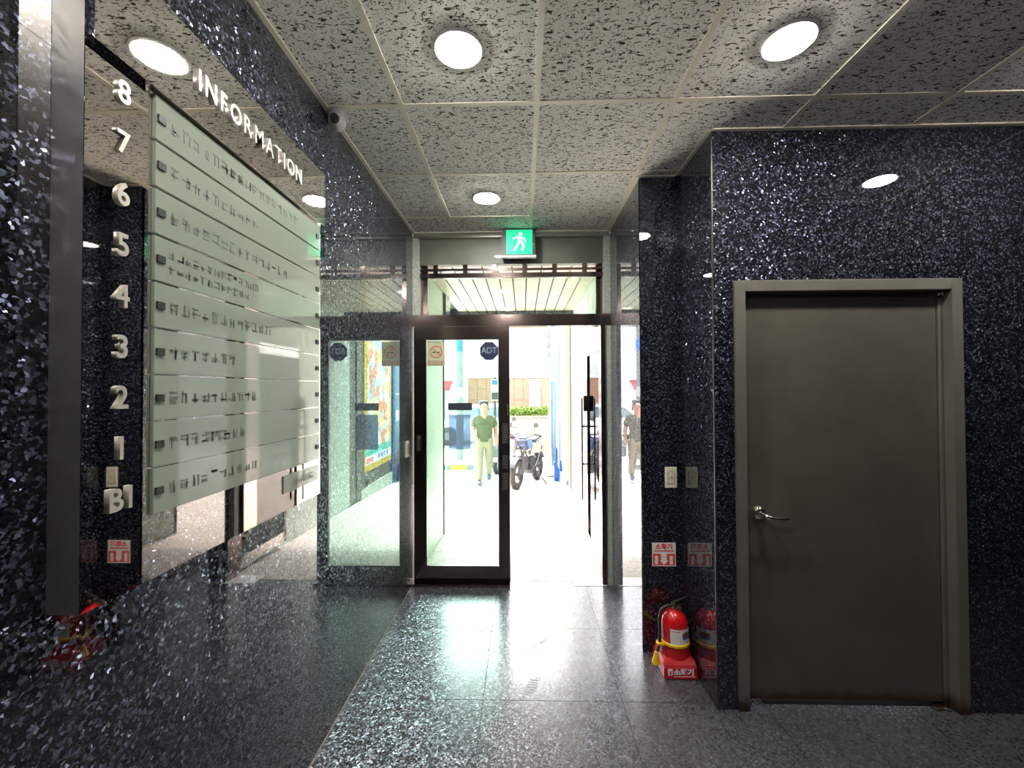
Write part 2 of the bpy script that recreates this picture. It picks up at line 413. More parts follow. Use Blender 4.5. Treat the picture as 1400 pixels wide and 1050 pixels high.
for (cx_, cy_, an_, n_) in ((.045, 2.24, -.35, 9), (.075, 2.255, -.35, 7), (.13, 2.60, -.75, 6), (.16, 2.62, -.75, 5)):
    pm = MB()                                     # dusty shoe tread prints
    for k in range(n_):
        c0 = Vector((cx_, cy_, 0)) + Vector((math.sin(an_), -math.cos(an_), 0))*(-k*.019)*-1; d0 = Vector((math.cos(an_), math.sin(an_), 0))*.013
        e0 = Vector((math.sin(an_), -math.cos(an_), 0))*.0035
        pm.add([c0-d0-e0+Vector((0,0,.0003)), c0+d0-e0+Vector((0,0,.0003)), c0+d0+e0+Vector((0,0,.0003)), c0-d0+e0+Vector((0,0,.0003))], [(0,1,2,3)])
    pm.build('tread_print', M['dust'], fl)['kind'] = 'stuff'

# ceiling
ce = B(XL-.3, XF, YB, YE, H+.012, H+.10).build('ceiling', M['joint'])
tag(ce, 'suspended ceiling of fissured mineral tiles in a cream grid', 'ceiling', kind='structure')
cxs = [XL] + [.0688+.6*k for k in range(-1, 7)] + [XF]
cys = [YB] + [1.8246+.6*k for k in range(-7, 3)] + [YE]
for i in range(len(cxs)-1):
    for j in range(len(cys)-1):
        x0, x1, y0, y1 = cxs[i], cxs[i+1], cys[j], cys[j+1]
        if x1-x0 < .03 or y1-y0 < .02: continue
        if x0 > XS and y0 > YD: continue
        B(x0+.009, x1-.009, y0+.009, y1-.009, H+.003, H+.013).build('ceiling_tile', M['ctile'], ce)
for x in cxs[1:-1]:
    y1 = YE if x < XR else (YP if x < XS else YD)
    B(x-.012, x+.012, YB, y1, H-.002, H+.011).build('main_bar', M['tbar'], ce)
for y in cys[1:-1]:
    x1 = XR if y > YP else (XS if y > YD else XF)
    B(XL, x1, y-.012, y+.012, H-.001, H+.010).build('cross_bar', M['tbar'], ce)
for a in [(XL, XL+.02, YB, YE), (XL, XR, YE-.02, YE), (XR-.02, XR, YP, YE), (XR, XS, YP-.02, YP), (XS-.02, XS, YD, YP), (XS, XF, YD-.02, YD)]:
    B(*a, H-.004, H+.006).build('edge_angle', M['tbar'], ce)

for a in ((.19, .30, 2.985, 3.000), (.31, .36, 2.995, 3.03)):
    B(a[0], a[1], a[2], a[3], H-.0015, H+.004).build('tape_scrap', M['white'], ce)

# granite walls, each a backing with polished panels on it
def wall(name, label, back):
    return tag(B(*back).build(name, M['joint']), label, 'wall', kind='structure')
wl = wall('wall_left', 'polished dark blue granite wall behind the directory board', (XL-.3, XL-.006, YB, YE, -.05, H+.02))
ys = [YB, -1.9, -.95, 0.0, .47, 1.30, 2.20, YE]; zs = [0, .73, 1.455, 2.18, H]
for i in range(len(ys)-1):
    for j in range(len(zs)-1):
        B(XL-.02, XL, ys[i]+G*.4, ys[i+1]-G*.4, zs[j]+G*.4, zs[j+1]-G*.4).build('granite_panel', M['granite_wall'], wl)
wr = wall('wall_right', 'polished dark granite wall of the passage beside the open door', (XR+.006, XS-.03, YP+.02, YE, -.05, H+.02))
for j in range(2):
    B(XR, XR+.02, YP+.0005, YE, [0, 1.455][j]+G*.4, [1.455, H][j]-G*.4).build('granite_panel', M['granite_wall'], wr)
wp = wall('wall_pillar', 'narrow granite pillar face carrying the light switch', (XR+.006, XS+.3, YP+.006, YP+.25, -.05, H+.02))
B(XR, XS+.01, YP, YP+.02, .0, H).build('granite_panel', M['granite_wall'], wp)
ws = wall('wall_return', 'dark granite return between the pillar and the metal door wall', (XS+.006, XS+.06, YD+.02, YP, -.05, H+.02))
B(XS, XS+.02, YD+.002, YP, 0, H).build('granite_panel', M['granite_wall'], ws)
wf = wall('wall_door', 'sparkling blue granite wall around the grey metal door', (2.10, XF, YD+.006, YD+.2, -.05, H+.02))
B(XS+.02, 1.03, YD+.006, YD+.09, -.05, H+.02).build('backing', M['joint'], wf)
B(1.03, 2.10, YD+.006, YD+.2, 2.056, H+.02).build('backing', M['joint'], wf)
for a in [(XS, 1.022, 0, H), (1.022, 2.10, 2.056, H), (2.10, 3.0, 0, 1.9), (2.10, 3.0, 1.9, H), (3.0, XF, 0, 1.9), (3.0, XF, 1.9, H)]:
    B(a[0]+G*.5, a[1]-G*.5, YD, YD+.02, a[2]+G*.4, a[3]-G*.4).build('granite_panel', M['granite_wall'], wf)
B(XS-.002, XS+.004, YD-.002, YD+.004, 0, H).build('corner_bead', M['steel_dark'], wf)
wb = wall('wall_back', 'dark granite wall closing the lobby at the back', (XL-.3, XF, YB-.2, YB-.006, -.05, H+.02))
wq = wall('wall_side', 'dark granite wall closing the lobby at the far side', (XF+.006, XF+.2, YB, YD+.2, -.05, H+.02))
for j in range(4):
    B(XL + j*1.2, min(XF, XL+(j+1)*1.2)-G, YB-.02, YB, 0, H).build('granite_panel', M['granite_wall'], wb)
    B(XF, XF+.02, YB+j*1.25, YB+(j+1)*1.25-G, 0, H).build('granite_panel', M['granite_wall'], wq)

# ------------------------------------------------------------------ entrance
tb = B(XL, XR, YE-.004, YE+.11, 2.042, 2.134).build('trim_1', M['bronze'], bevel=.003)
tag(tb, 'bronze steel transom bar across the top of the glass doors', 'door frame', kind='structure')
hd = empty('trim_2', (0, YE, 2.44), 'dark olive steel shutter box above the transom window', 'panel', kind='structure')
B(XL, XR, YE+.03, YE+.09, 2.545, 2.752).build('panel', M['header'], hd)
B(XL, XR, YE-.002, YE+.09, 2.752, 2.768).build('moulding', M['cornice'], hd)
B(XL, XR, YE+.012, YE+.09, 2.768, H+.02).build('upper_moulding', M['header'], hd)
B(XL+.03, XR-.03, YE+.03, YE+.06, 2.438, 2.476).build('bottom_rail', M['bronze'], hd)
B(XL+.03, XR-.03, YE+.04, YE+.052, 2.496, 2.516).build('guide_bar', M['bronze'], hd)
for k in range(6):
    x = -.70+.24*k; B(x-.018, x+.018, YE+.036, YE+.06, 2.476, 2.546).build('divider', M['bronze'], hd)
B(XL, XL+.05, YE, YE+.08, 2.134, 2.752).build('side_reveal', M['granite_light'], hd)
B(XR-.05, XR, YE, YE+.08, 2.134, 2.752).build('side_reveal', M['granite_light'], hd)
w1 = empty('window_1', (0, YE+.09, 2.134), 'clear transom window over the glass entrance doors', 'window', kind='structure')
B(XL+.05, XL+.105, YE+.07, YE+.11, 2.134, 2.545).build('window_frame', M['bronze'], w1)
B(XR-.10, XR-.05, YE+.07, YE+.11, 2.134, 2.545).build('window_frame', M['bronze'], w1)
B(XL+.10, XR-.10, YE+.088, YE+.094, 2.134, 2.442).build('pane', M['glass_clear'], w1)

# left leaf: closed glass door
d2 = empty('door_2', (-.485, YE, 0), 'closed glass entrance door with bronze frame and stickers', 'door', kind='structure')
B(-.868, -.772, YE, YE+.045, .025, 2.040).build('stile', M['bronze'], d2, bevel=.003)
B(-.190, -.104, YE, YE+.045, .025, 2.040).build('stile', M['bronze'], d2, bevel=.003)
B(-.772, -.190, YE+.001, YE+.044, 1.940, 2.040).build('top_rail', M['bronze'], d2)
B(-.772, -.190, YE+.001, YE+.044, .025, .137).build('bottom_rail', M['bronze'], d2)
B(-.775, -.187, YE+.018, YE+.026, .133, 1.944).build('pane', M['glass'], d2)
bead = MB()
for a in [(-.772, -.766, .137, 1.94), (-.196, -.190, .137, 1.94), (-.766, -.196, .137, .143), (-.766, -.196, 1.934, 1.94)]:
    bead.box(a[0], a[1], YE+.008, YE+.018, a[2], a[3])
bead.build('glazing_bead', M['cornice'], d2)
pp = B(-.172, -.114, YE-.003, YE+.001, .735, 1.320).build('push_plate', M['bronze'], d2)
dots = MB()
for z0, n_ in ((1.10, 12), (.90, 8), (.735, 10)):
    for r in range(n_):
        for c_ in range(4):
            dots.box(-.161+c_*.011, -.156+c_*.011, YE-.0045, YE-.003, z0+.015+r*.0135, z0+.020+r*.0135)
for r in range(5): dots.box(-.122, -.116, YE-.0045, YE-.003, 1.335+r*.018, 1.343+r*.018)
do = dots.build('perforation', M['grey_plastic'], pp); do['kind'] = 'stuff'
B(-.877, -.104, YE-.055, YE+.06, .0, .022).build('sill', M['bronze'], d2)
B(-.877, -.50, YE-.062, YE-.055, .0, .016).build('sill_strip', M['bronze'], d2)
# right jamb
jb = empty('trim_3', (.65, YE, 0), 'bronze jamb and pale granite reveal beside the open door', 'door frame', kind='structure')
B(.618, .652, YE, YE+.11, 0, 2.042).build('jamb', M['bronze'], jb)
B(.652, XR+.02, YE+.002, YE+.12, 0, 2.042).build('reveal', M['granite_light'], jb)
B(.652, .662, YE-.001, YE+.003, 0, 2.042).build('bead', M['cornice'], jb)
fp = B(.395, .652, 3.31, 3.452, -.004, .003).build('floor_plate', M['white'], loc=(.52, 3.38, 0))
tag(fp, 'pale metal floor spring plate at the open door threshold', 'plate')
# right leaf, folded open outwards
d3 = empty('door_3', (.65, YE+.12, 0), 'glass entrance door leaf standing open to the street', 'door', kind='structure')
LX0, LX1, LY0, LY1 = .633, .668, YE+.13, 4.19
B(LX0, LX1, LY1-.05, LY1, .03, 1.955).build('stile', M['bronze'], d3, bevel=.003)
B(LX0, LX1, LY0, LY0+.06, .03, 1.955).build('stile', M['bronze'], d3, bevel=.003)
B(LX0, LX1, LY0+.06, LY1-.05, 1.86, 1.955).build('top_rail', M['steel'], d3)
B(LX0, LX1, LY0+.06, LY1-.05, .03, .13).build('bottom_rail', M['steel'], d3)
B(LX0+.014, LX0+.021, LY0+.055, LY1-.045, .125, 1.865).build('pane', M['glass_clear'], d3)
for sx in (-1, 1):
    x = (LX0+LX1)/2 + sx*.066
    hb = MB().tube([(x, LY1-.025, .45), (x, LY1-.025, 1.45)], .009, 10).build('pull_handle', M['gunmetal'], d3, smooth=True)
    for z in (.80, 1.17):
        MB().lathe([(.016, 0), (.009, .02), (.009, .05)], 10, (x, LY1-.025, z), 'x').build('bracket', M['bronze'], hb) if sx < 0 else \
        MB().lathe([(.009, -.05), (.009, -.02), (.016, 0)], 10, (x, LY1-.025, z), 'x').build('bracket', M['bronze'], hb)
    B((LX0+LX1)/2+sx*.017, (LX0+LX1)/2+sx*.052, LY1-.055, LY1-.005, 1.32, 1.475).build('lock_case', M['bronze'], d3, bevel=.006)

# stickers on the closed leaf
YS = YE+.0165
ad = empty('octagon_sticker', (-.268, YS, 1.846), 'navy octagonal alarm sticker reading ADT on the glass door', 'sticker')
R8 = .078
MB().prism([(-.268+R8*math.cos(PI/8+k*PI/4), 1.846+R8*math.sin(PI/8+k*PI/4)) for k in range(8)], 'y', YS, YS+.001).build('sheet', M['navy'], ad)
text('lettering', 'ADT', .068, (-.268, YS-.0006, 1.852), ROT_FRONT, M['navy_print'], ad, bold=.0015, sx=.9)
ns = empty('no_smoking_sticker', (-.684, YS, 1.73), 'faded cream no smoking sticker in the glass door corner', 'sticker')
B(-.764, -.622, YS, YS+.001, 1.772, 1.926).build('sheet', M['cream_sticker'], ns)
B(-.764, -.622, YS, YS+.001, 1.729, 1.772).build('footer', M['cream_foot'], ns)
MB().torus(.046, .006, (-.692, YS-.0005, 1.842), 'y', 28, 6, .08).build('ring', M['nos_red'], ns)
MB().prism([(-.725, 1.870), (-.720, 1.875), (-.659, 1.814), (-.664, 1.809)], 'y', YS-.001, YS).build('slash', M['nos_red'], ns)
B(-.722, -.665, YS-.0008, YS, 1.833, 1.842).build('cigarette', M['black_print'], ns)
MB().tube([(-.700, YS-.0005, 1.850), (-.707, YS-.0005, 1.858), (-.698, YS-.0005, 1.866)], .002, 5).build('smoke', M['black_print'], ns)
nt_ = empty('notice_sheet', (-.50, YS, 1.06), 'blue-grey notice sheet under a dark strip on the glass door', 'notice')
B(-.598, -.405, YS, YS+.001, 1.373, 1.432).build('heading_strip', M['notice_dark'], nt_)
B(-.592, -.418, YS, YS+.001, 1.060, 1.339).build('sheet', M['notice_blue'], nt_)

# exit sign
YX = YE-.07
ex = empty('exit_sign', (-.027, YX, 2.57), 'lit green exit sign with white running figure above the doors', 'exit sign')
B(-.158, .106, YX, YX+.06, 2.582, 2.793).build('case', M['dark_plastic'], ex, bevel=.004)
B(-.122, .080, YX-.003, YX+.001, 2.592, 2.780).build('lit_panel', M['green_lit'], ex)
fig = MB(); cx, y0, y1 = -.018, YX-.0045, YX-.0028
def fq(pts): fig.prism([(cx+a*.001, 2.686+b*.001) for a, b in pts], 'y', y0, y1)
MB_head = [(14*math.cos(k*PI/5)+6, 62+14*math.sin(k*PI/5)) for k in range(10)]; fq(MB_head)
fq([(-18, 44), (14, 46), (18, 4), (-14, 0)])
fq([(10, 46), (40, 30), (52, 2), (42, -2), (30, 22), (10, 34)])
fq([(-18, 44), (-42, 20), (-56, 24), (-52, 34), (-40, 32), (-18, 50)])
fq([(-12, 4), (8, 4), (-14, -34), (-40, -70), (-50, -62), (-28, -28)])
fq([(2, 4), (20, 6), (40, -26), (26, -66), (12, -62), (22, -26)])
fig.build('running_figure', M['white_lit'], ex)
B(.084, .100, YX-.002, YX+.001, 2.655, 2.672).build('test_button', M['brass'], ex)
B(-.156, .110, YX-.012, YX+.03, 2.566, 2.580).build('lower_bar', M['white'], ex)
MB().prism([(-.183+.036*math.cos(k*PI/10), 2.573+.013*math.sin(k*PI/10)) for k in range(20)], 'y', YX-.006, YX+.004).build('oval_tag', M['paleblue'], ex)

# ------------------------------------------------------------------ grey metal door
d1 = empty('door_1', (1.55, YD, 0), 'grey-bronze painted metal door in a steel frame', 'door', kind='structure')
fb = MB(); fb.box(1.022, 1.074, YD-.012, YD+.09, 0, 2.056); fb.box(2.043, 2.094, YD-.012, YD+.09, 0, 2.056); fb.box(1.074, 2.043, YD-.012, YD+.09, 2.003, 2.056)
fb.build('frame', M['doorframe'], d1, bevel=.0025)
st = MB(); st.box(2.022, 2.043, YD+.035, YD+.09, 0, 2.003); st.box(1.074, 1.086, YD+.055, YD+.09, 0, 2.003); st.box(1.086, 2.022, YD+.055, YD+.09, 1.985, 2.003)
st.build('door_stop', M['doorframe'], d1)
sl = B(1.078, 2.018, YD+.042, YD+.085, .022, 1.985).build('slab', M['door'], d1, bevel=.002)
hx, hz = 1.152, .927
MB().lathe([(0, -.022), (.020, -.021), (.031, -.012), (.034, 0)], 28, (hx, YD+.042, hz), 'y').build('rose', M['chrome'], sl, smooth=True)
lv = MB(); lv.tube([(hx, YD+.03, hz), (hx, YD-.012, hz), (hx+.008, YD-.022, hz-.003), (hx+.03, YD-.025, hz-.009)], [.012, .011, .011, .010], 12)
lv.tube([(hx+.015, YD-.024, hz-.006), (hx+.05, YD-.025, hz-.012), (hx+.085, YD-.022, hz-.013), (hx+.112, YD-.016, hz-.013)], [.010, .0105, .0095, .008], 12)
lv.build('lever_handle', M['chrome'], sl, smooth=True)
for z in (1.985, .012):
    pv = MB().lathe([(.014, 0), (.014, .012)], 14, (2.012, YD+.018, z-.006)); pv.box(1.955, 2.014, YD+.012, YD+.04, z-.005, z+.004)
    pv.build('pivot', M['chrome'], d1, smooth=True)

# ------------------------------------------------------------------ directory board
BX, BY0, BY1 = XL+.065, .752, 1.660
db = empty('directory_board', (XL, 1.2, 1.125), 'mirror steel building directory board reading INFORMATION', 'sign board')
B(XL+.0006, BX-.002, BY0, BY1, 1.125, 2.40).build('case', M['steel_brushed'], db)
B(BX-.002, BX, BY0, BY1, 1.125, 2.20).build('face_panel', M['steel'], db)
hp = B(BX-.002, BX+.018, BY0, BY1, 2.198, 2.402).build('header_panel', M['steel'], db)
B(BX-.001, BX+.0175, BY0+.001, BY1-.001, 2.195, 2.199).build('header_underside', M['steel'], db)
word = 'INFORMATION'; wid = [.5, 1, .85, 1.05, 1, 1.1, 1, .9, .5, 1.05, 1]; tot = sum(wid); y = .985
for ch, wd in zip(word, wid):
    dy = (1.475-.985)*wd/tot
    text('letter', ch, .072, (BX+.018+.004, y+dy/2, 2.297), ROT_LEFTWALL, M['letter'], hp, extrude=.004, bold=.0010, sx=.82); y += dy
rows = [2.140, 2.036, 1.932, 1.828, 1.725, 1.622, 1.520, 1.418, 1.316]
for z, t in zip(rows, ['8', '7', '6', '5', '4', '3', '2', '1', 'B1']):
    text('floor_number', t, .064, (BX+.003, .824, z+.003), ROT_LEFTWALL, M['number'], db, extrude=.003, bold=.0012, sx=.9)
spans = [[(.04, .17), (.20, .48)], [(.04, .24)], [(.04, .40)], [(.04, .42)], [(.04, .30)], [(.04, .16)], [(.04, .24)], [(.04, .12), (.15, .2)], [(.04, .24)]]
def marks(y0, y1, z, h):
    mb = MB(); y = y0; X = BX+.0085
    while y < y1:
        c_ = h*.9
        for q in range(random.randint(3, 4)):
            if random.random() < .5:
                zz = z + random.uniform(-.45, .4)*h; mb.box(X, X+.0006, y, y+c_*random.uniform(.6, .9), zz, zz+h*.13)
            else:
                yy = y + random.uniform(0, .75)*c_; mb.box(X, X+.0006, yy, yy+c_*.14, z-.45*h, z+random.uniform(.1, .5)*h)
        y += h*1.08
    return mb
for i, z in enumerate(rows):
    pl = B(BX, BX+.008, .893, 1.640, z-.0495, z+.0495).build('name_plate', M['plate'], db, bevel=.001)
    if i == 3:
        marks(.93, 1.25, z+.018, .022).build('row_lettering', M['plate_edge'], pl)['kind'] = 'stuff'
        marks(.93, 1.20, z-.016, .022).build('row_lettering', M['plate_edge'], pl)['kind'] = 'stuff'
    else:
        for a, b_ in spans[i]: marks(.895+a, .895+b_+.10, z, .030).build('row_lettering', M['plate_edge'], pl)['kind'] = 'stuff'
    for yy in (.908, 1.617):
        B(BX+.008, BX+.012, yy-.010, yy+.010, z-.008, z+.008).build('clip', M['black'], pl)
B(BX, BX+.004, 1.40, 1.64, 1.185, 1.245).build('lower_plate', M['plate'], db)
marks(1.46, 1.60, 1.215, .026).build('lower_lettering', M['plate_edge'], db)['kind'] = 'stuff'

# ------------------------------------------------------------------ ceiling things
def downlight(x, y, label, off=''):
    e = empty('downlight'+off, (x, y, H), label, 'ceiling light', 'round recessed downlights')
    MB().lathe([(.076, H+.002), (.078, H-.004), (.086, H-.006), (.093, H-.002), (.093, H+.003), (.076, H+.003)], 32, (x, y, 0)).build('trim_ring', M['lamp_trim'], e, smooth=True)
    MB().lathe([(0, H-.017), (.030, H-.0158), (.055, H-.0125), (.070, H-.0085), (.0765, H-.004), (.0765, H+.002), (0, H+.002)], 32, (x, y, 0)).build('lens'+off, M['lamp'], e)
    return e
for x, y, t in [(-.231, 1.5246, 'round lit downlight in the ceiling beside the directory board'),
                (.969, 1.5246, 'bright round downlight in the ceiling in front of the metal door'),
                (-.231, 2.7246, 'round lit downlight in the ceiling by the exit sign')]:
    downlight(x, y, t)
# outside the frame: one mirrored in the granite above the metal door, one mirrored in the corner of pillar and return
downlight(2.169, 1.5246, 'round downlight reflected in the granite above the metal door', '_offscreen')
downlight(-.231, .3246, 'round downlight reflected in the dark granite return beside the pillar', '_offscreen')
sc = empty('security_camera', (XL+.05, 1.86, H), 'small grey dome security camera where wall meets ceiling', 'camera')
MB().lathe([(.044, H), (.044, H-.03), (.040, H-.042), (.0, H-.042)], 20, (XL+.048, 1.86, 0)).build('base', M['grey_plastic'], sc, smooth=True)
cc = Vector((XL+.05, 1.845, H-.052))
MB().lathe([(.001, -.036), (.018, -.033), (.032, -.02), (.038, 0), (.034, .018), (.02, .032), (.001, .037)], 20, cc, 'y').build('ball', M['grey_plastic'], sc, smooth=True)
MB().lathe([(0, -.044), (.018, -.043), (.021, -.030), (0, -.030)], 18, cc + Vector((.004, 0, -.004)), 'y').build('lens', M['black'], sc, smooth=True)

# ------------------------------------------------------------------ pillar things
def switch(at, face, label):
    e = empty('light_switch', at, label, 'switch'); x, y, z = at
    if face == 'front':
        B(x-.035, x+.035, y-.009, y, z-.061, z+.061).build('plate', M['ivory'], e, bevel=.003)
        rk = B(x-.021, x+.021, y-.013, y-.009, z-.036, z+.036).build('rocker', M['ivory_in'], e, bevel=.002)
        B(x-.006, x+.008, y-.0138, y-.013, z-.004, z+.005).build('lamp_dot', M['grey_plastic'], rk)
    else:
        B(x, x+.009, y-.035, y+.035, z-.061, z+.061).build('plate', M['ivory'], e, bevel=.003)
        rk = B(x+.009, x+.013, y-.018, y+.018, z-.040, z+.040).build('rocker', M['grey_plastic'], e, bevel=.002)
    return e
switch((.864, YP, 1.018), 'front', 'ivory rocker light switch on the granite pillar')
switch((XL, 3.147, 1.091), 'left', 'ivory light switch on the wall by the closed glass door')
sg = empty('extinguisher_sign', (.820, YP, .50), 'small red and white fire extinguisher location sign on the pillar', 'sign')
YG = YP-.002
B(.752, .889, YG, YP, .500, .636).build('sheet', M['white_print'], sg)
text('heading', '소화기', .036, (.820, YG-.0006, .615), ROT_FRONT, M['red_print'], sg, bold=.0012, sx=1.02)
B(.764, .876, YG-.0008, YG, .586, .592).build('rule', M['red_print'], sg)
B(.757, .8035, YG-.0008, YG, .506, .572).build('red_block', M['red_print'], sg)
B(.837, .884, YG-.0008, YG, .506, .572).build('red_block', M['red_print'], sg)
MB().prism([(.8035, .525), (.8205, .506), (.837, .525), (.837, .506), (.8035, .506)], 'y', YG-.0007, YG).build('red_block', M['red_print'], sg)
MB().prism([(.808, .575), (.833, .575), (.833, .534), (.845, .534), (.8205, .507), (.796, .534), (.808, .534)], 'y', YG-.0016, YG-.0008).build('arrow', M['white_print'], sg)
for x in (.776, .862):
    MB().prism([(x-.009, .512), (x+.009, .512), (x+.009, .545), (x+.013, .552), (x+.006, .561), (x-.006, .561), (x-.012, .550), (x-.009, .545)], 'y', YG-.0016, YG-.0008).build('small_symbol', M['white_print'], sg)

# stand and extinguisher
EX, EY = .832, 2.362
sd = empty('extinguisher_stand', (EX, EY, 0), 'red plastic floor stand lettered in white under the extinguisher', 'stand')
mb = MB()
hw = .092
mb.add([(EX-hw, 2.254, 0), (EX+hw-.004, 2.254, 0), (EX+hw-.004, 2.468, 0), (EX-hw, 2.468, 0),
        (EX-hw+.004, 2.262, .062), (EX+hw-.008, 2.262, .062), (EX+hw-.008, 2.462, .062), (EX-hw+.004, 2.462, .062),
        (EX-.078, 2.286, .088), (EX+.078, 2.286, .088), (EX+.078, 2.445, .088), (EX-.078, 2.445, .088)],
       [(3,2,1,0)] + [(i, (i+1)%4, (i+1)%4+4, i+4) for i in range(4)] + [(i+4, (i+1)%4+4, (i+1)%4+8, i+8) for i in range(4)] + [(8,9,10,11)])
mb.build('base', M['red_plastic'], sd, bevel=.006)
MB().lathe([(.082, .082), (.078, .10), (.077, .138), (.073, .138), (.0725, .089)], 28, (EX, EY, 0)).build('collar', M['red_plastic'], sd, smooth=True)
tl = math.atan2(.008, .062)
text('lettering', '소화기', .034, (EX+.010, 2.2565, .040), ROT_FRONT, M['white_print'], sd, bold=.0018, sx=1.15)
B(EX-.072, EX-.048, 2.2555, 2.258, .022, .054).build('symbol', M['white_print'], sd)
B(EX-.064, EX-.055, 2.2545, 2.2558, .026, .044).build('symbol_mark', M['red_print'], sd)
sm = MB()
for k in range(22): sm.box(EX-.042+k*.0052, EX-.042+k*.0052+.0032, 2.2555, 2.257, .014, .019)
sm.build('small_lettering', M['white_print'], sd)['kind'] = 'stuff'
fe = empty('fire_extinguisher', (EX, EY, .088), 'red fire extinguisher with white label standing in its floor stand', 'fire extinguisher')
MB().lathe([(.0, .0885), (.066, .0895), (.0715, .10), (.0715, .235), (.070, .258), (.062, .280), (.048, .300), (.030, .313), (.018, .318), (.018, .326), (0, .326)], 36, (EX, EY, 0)).build('cylinder', M['red'], fe, smooth=True)
# label wrapped on the front
lb = MB(); n_ = 14; k0 = []
for i in range(n_+1):
    an = -PI/2 - .62 + i*(1.9/n_); k0.append((EX+.0728*math.cos(an), EY+.0728*math.sin(an)))
lb.add([(x, y, .150) for x, y in k0] + [(x, y, .240) for x, y in k0], [(i, i+1, i+n_+2, i+n_+1) for i in range(n_)])
lab = lb.build('label_sheet', M['white_print'], fe, smooth=True)
def wrap(mb, a0, a1, z0, z1, r=.0733):
    a0 -= PI/2; a1 -= PI/2; n = 4; q = [(EX+r*math.cos(a0+(a1-a0)*i/n), EY+r*math.sin(a0+(a1-a0)*i/n)) for i in range(n+1)]
    mb.add([(x, y, z0) for x, y in q] + [(x, y, z1) for x, y in q], [(i, i+1, i+n+2, i+n+1) for i in range(n)])
mb = MB(); wrap(mb, .30, .95, .186, .202); mb.build('label_mark', M['blue_print'], lab)
mb = MB(); wrap(mb, .22, .98, .203, .209); wrap(mb, .28, .9, .216, .222); mb.build('label_mark', M['rust'], lab)
mb = MB(); wrap(mb, .26, .94, .209, .216); wrap(mb, -.5, .1, .228, .231); mb.build('label_mark', M['red_print'], lab)
MB().torus(.0745, .0065, (EX, EY, .150), 'z', 36, 8, 1.5).build('yellow_strap', M['yellow'], fe, smooth=True)
MB().lathe([(.017, .322), (.019, .330), (.013, .345), (.013, .358), (0, .358)], 16, (EX-.004, EY, 0)).build('valve', M['chrome'], fe, smooth=True)
MB().lathe([(0, -.004), (.014, -.004), (.014, .006), (0, .006)], 18, (EX+.018, EY-.026, .336), 'y').build('gauge', M['brass'], fe)
mb = MB(); mb.tube([(EX-.01, EY, .350), (EX+.03, EY+.005, .362), (EX+.075, EY+.02, .372)], [.008, .007, .006], 8); mb.build('handle', M['black'], fe, smooth=True)
mb = MB(); mb.tube([(EX-.004, EY, .340), (EX+.03, EY+.01, .340), (EX+.06, EY+.015, .334)], [.007, .006, .005], 8); mb.build('squeeze_lever', M['black'], fe, smooth=True)
MB().tube([(EX-.012, EY-.004, .336), (EX-.045, EY-.006, .338), (EX-.074, EY-.014, .320), (EX-.085, EY-.020, .280), (EX-.086, EY-.024, .20), (EX-.090, EY-.03, .150), (EX-.110, EY-.050, .112)], .009, 10).build('hose', M['black'], fe, smooth=True)
MB().lathe([(0, .115), (.009, .115), (.010, .105), (.021, .066), (.023, .055), (0, .055)], 16, (EX-.117, EY-.054, 0)).build('nozzle', M['yellow'], fe, smooth=True)
B(EX-.106, EX-.070, EY-.05, EY-.012, .1405, .155).build('hose_clip', M['yellow'], fe, bevel=.003)

# ------------------------------------------------------------------ outside: ground, porch, street
def gz(y): return -.045*max(0.0, min(y, 9.5)-3.45)
def slope_slab(x0, x1, y0, y1, t0, t1):          # a slab lying on the sloping ground
    return MB().prism([(y0, gz(y0)-t0), (y1, gz(y1)-t0), (y1, gz(y1)-t1), (y0, gz(y0)-t1)], 'x', x0, x1)
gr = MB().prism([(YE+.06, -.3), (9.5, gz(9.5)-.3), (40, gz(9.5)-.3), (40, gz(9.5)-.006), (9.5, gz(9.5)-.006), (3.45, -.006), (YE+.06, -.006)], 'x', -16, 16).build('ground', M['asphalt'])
tag(gr, 'pale sunlit street surface outside the entrance', 'ground', kind='structure')
py = [YE+.062, 4.05, 4.80, 5.55, 6.30, 7.05, 7.80, 8.55, 9.30]
for j in range(len(py)-1):
    for i in range(6):
        x0 = XR-.004 - .66*(i+1); x1 = x0+.66
        if py[j] < 4.6:
            if x1 < XL: continue
            x0 = max(x0, XL)
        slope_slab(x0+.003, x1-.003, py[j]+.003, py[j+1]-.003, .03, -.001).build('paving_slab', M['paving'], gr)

po = tag(B(XL-.25, XL, YE+.0, 4.60, -.3, 2.62).build('wall_porch_left', M['granite_light']), 'pale speckled granite porch wall beyond the closed glass door', 'wall', kind='structure')
B(XL-.25, XL+.012, 4.60, 4.625, -.1, 2.62).build('edge_strip', M['black'], po)
B(XL-.9, XL+.02, 4.66, 4.95, 2.36, 2.62).build('lintel', M['granite_wall'], po)
pr = tag(B(XR, XR+.25, YE+.12, 5.88, -.3, 2.62).build('wall_porch_right', M['granite_light']), 'pale speckled granite porch wall beside the open door leaf', 'wall', kind='structure')
B(XR-.001, XR+.01, 4.44, 4.443, -.1, 2.6).build('joint_line', M['joint'], pr)
aw = tag(B(XR+.02, XR+.25, 5.88, 9.6, -.3, 3.2).build('wall_alley', M['cardboard']), 'grey panelled alley wall behind the yellow poster', 'wall', kind='structure')
for y0, y1 in ((5.89, 6.10), (6.12, 6.39)):
    B(XR+.002, XR+.02, y0, y1, -.10, 3.1).build('wall_panel', M['cardboard'], aw)
MB().tube([(XR-.005, 6.105, .10), (XR-.005, 6.105, 2.5)], .012, 8).build('conduit', M['ac'], aw)
for z in (.55, 1.35, 2.0):
    B(XR-.002, XR+.021, 5.885, 6.39, z, z+.004).build('panel_joint', M['joint'], aw)
B(XR-.01, XR+.02, 6.3, 7.8, -.32, .02).build('plinth', M['granite_light'], aw)
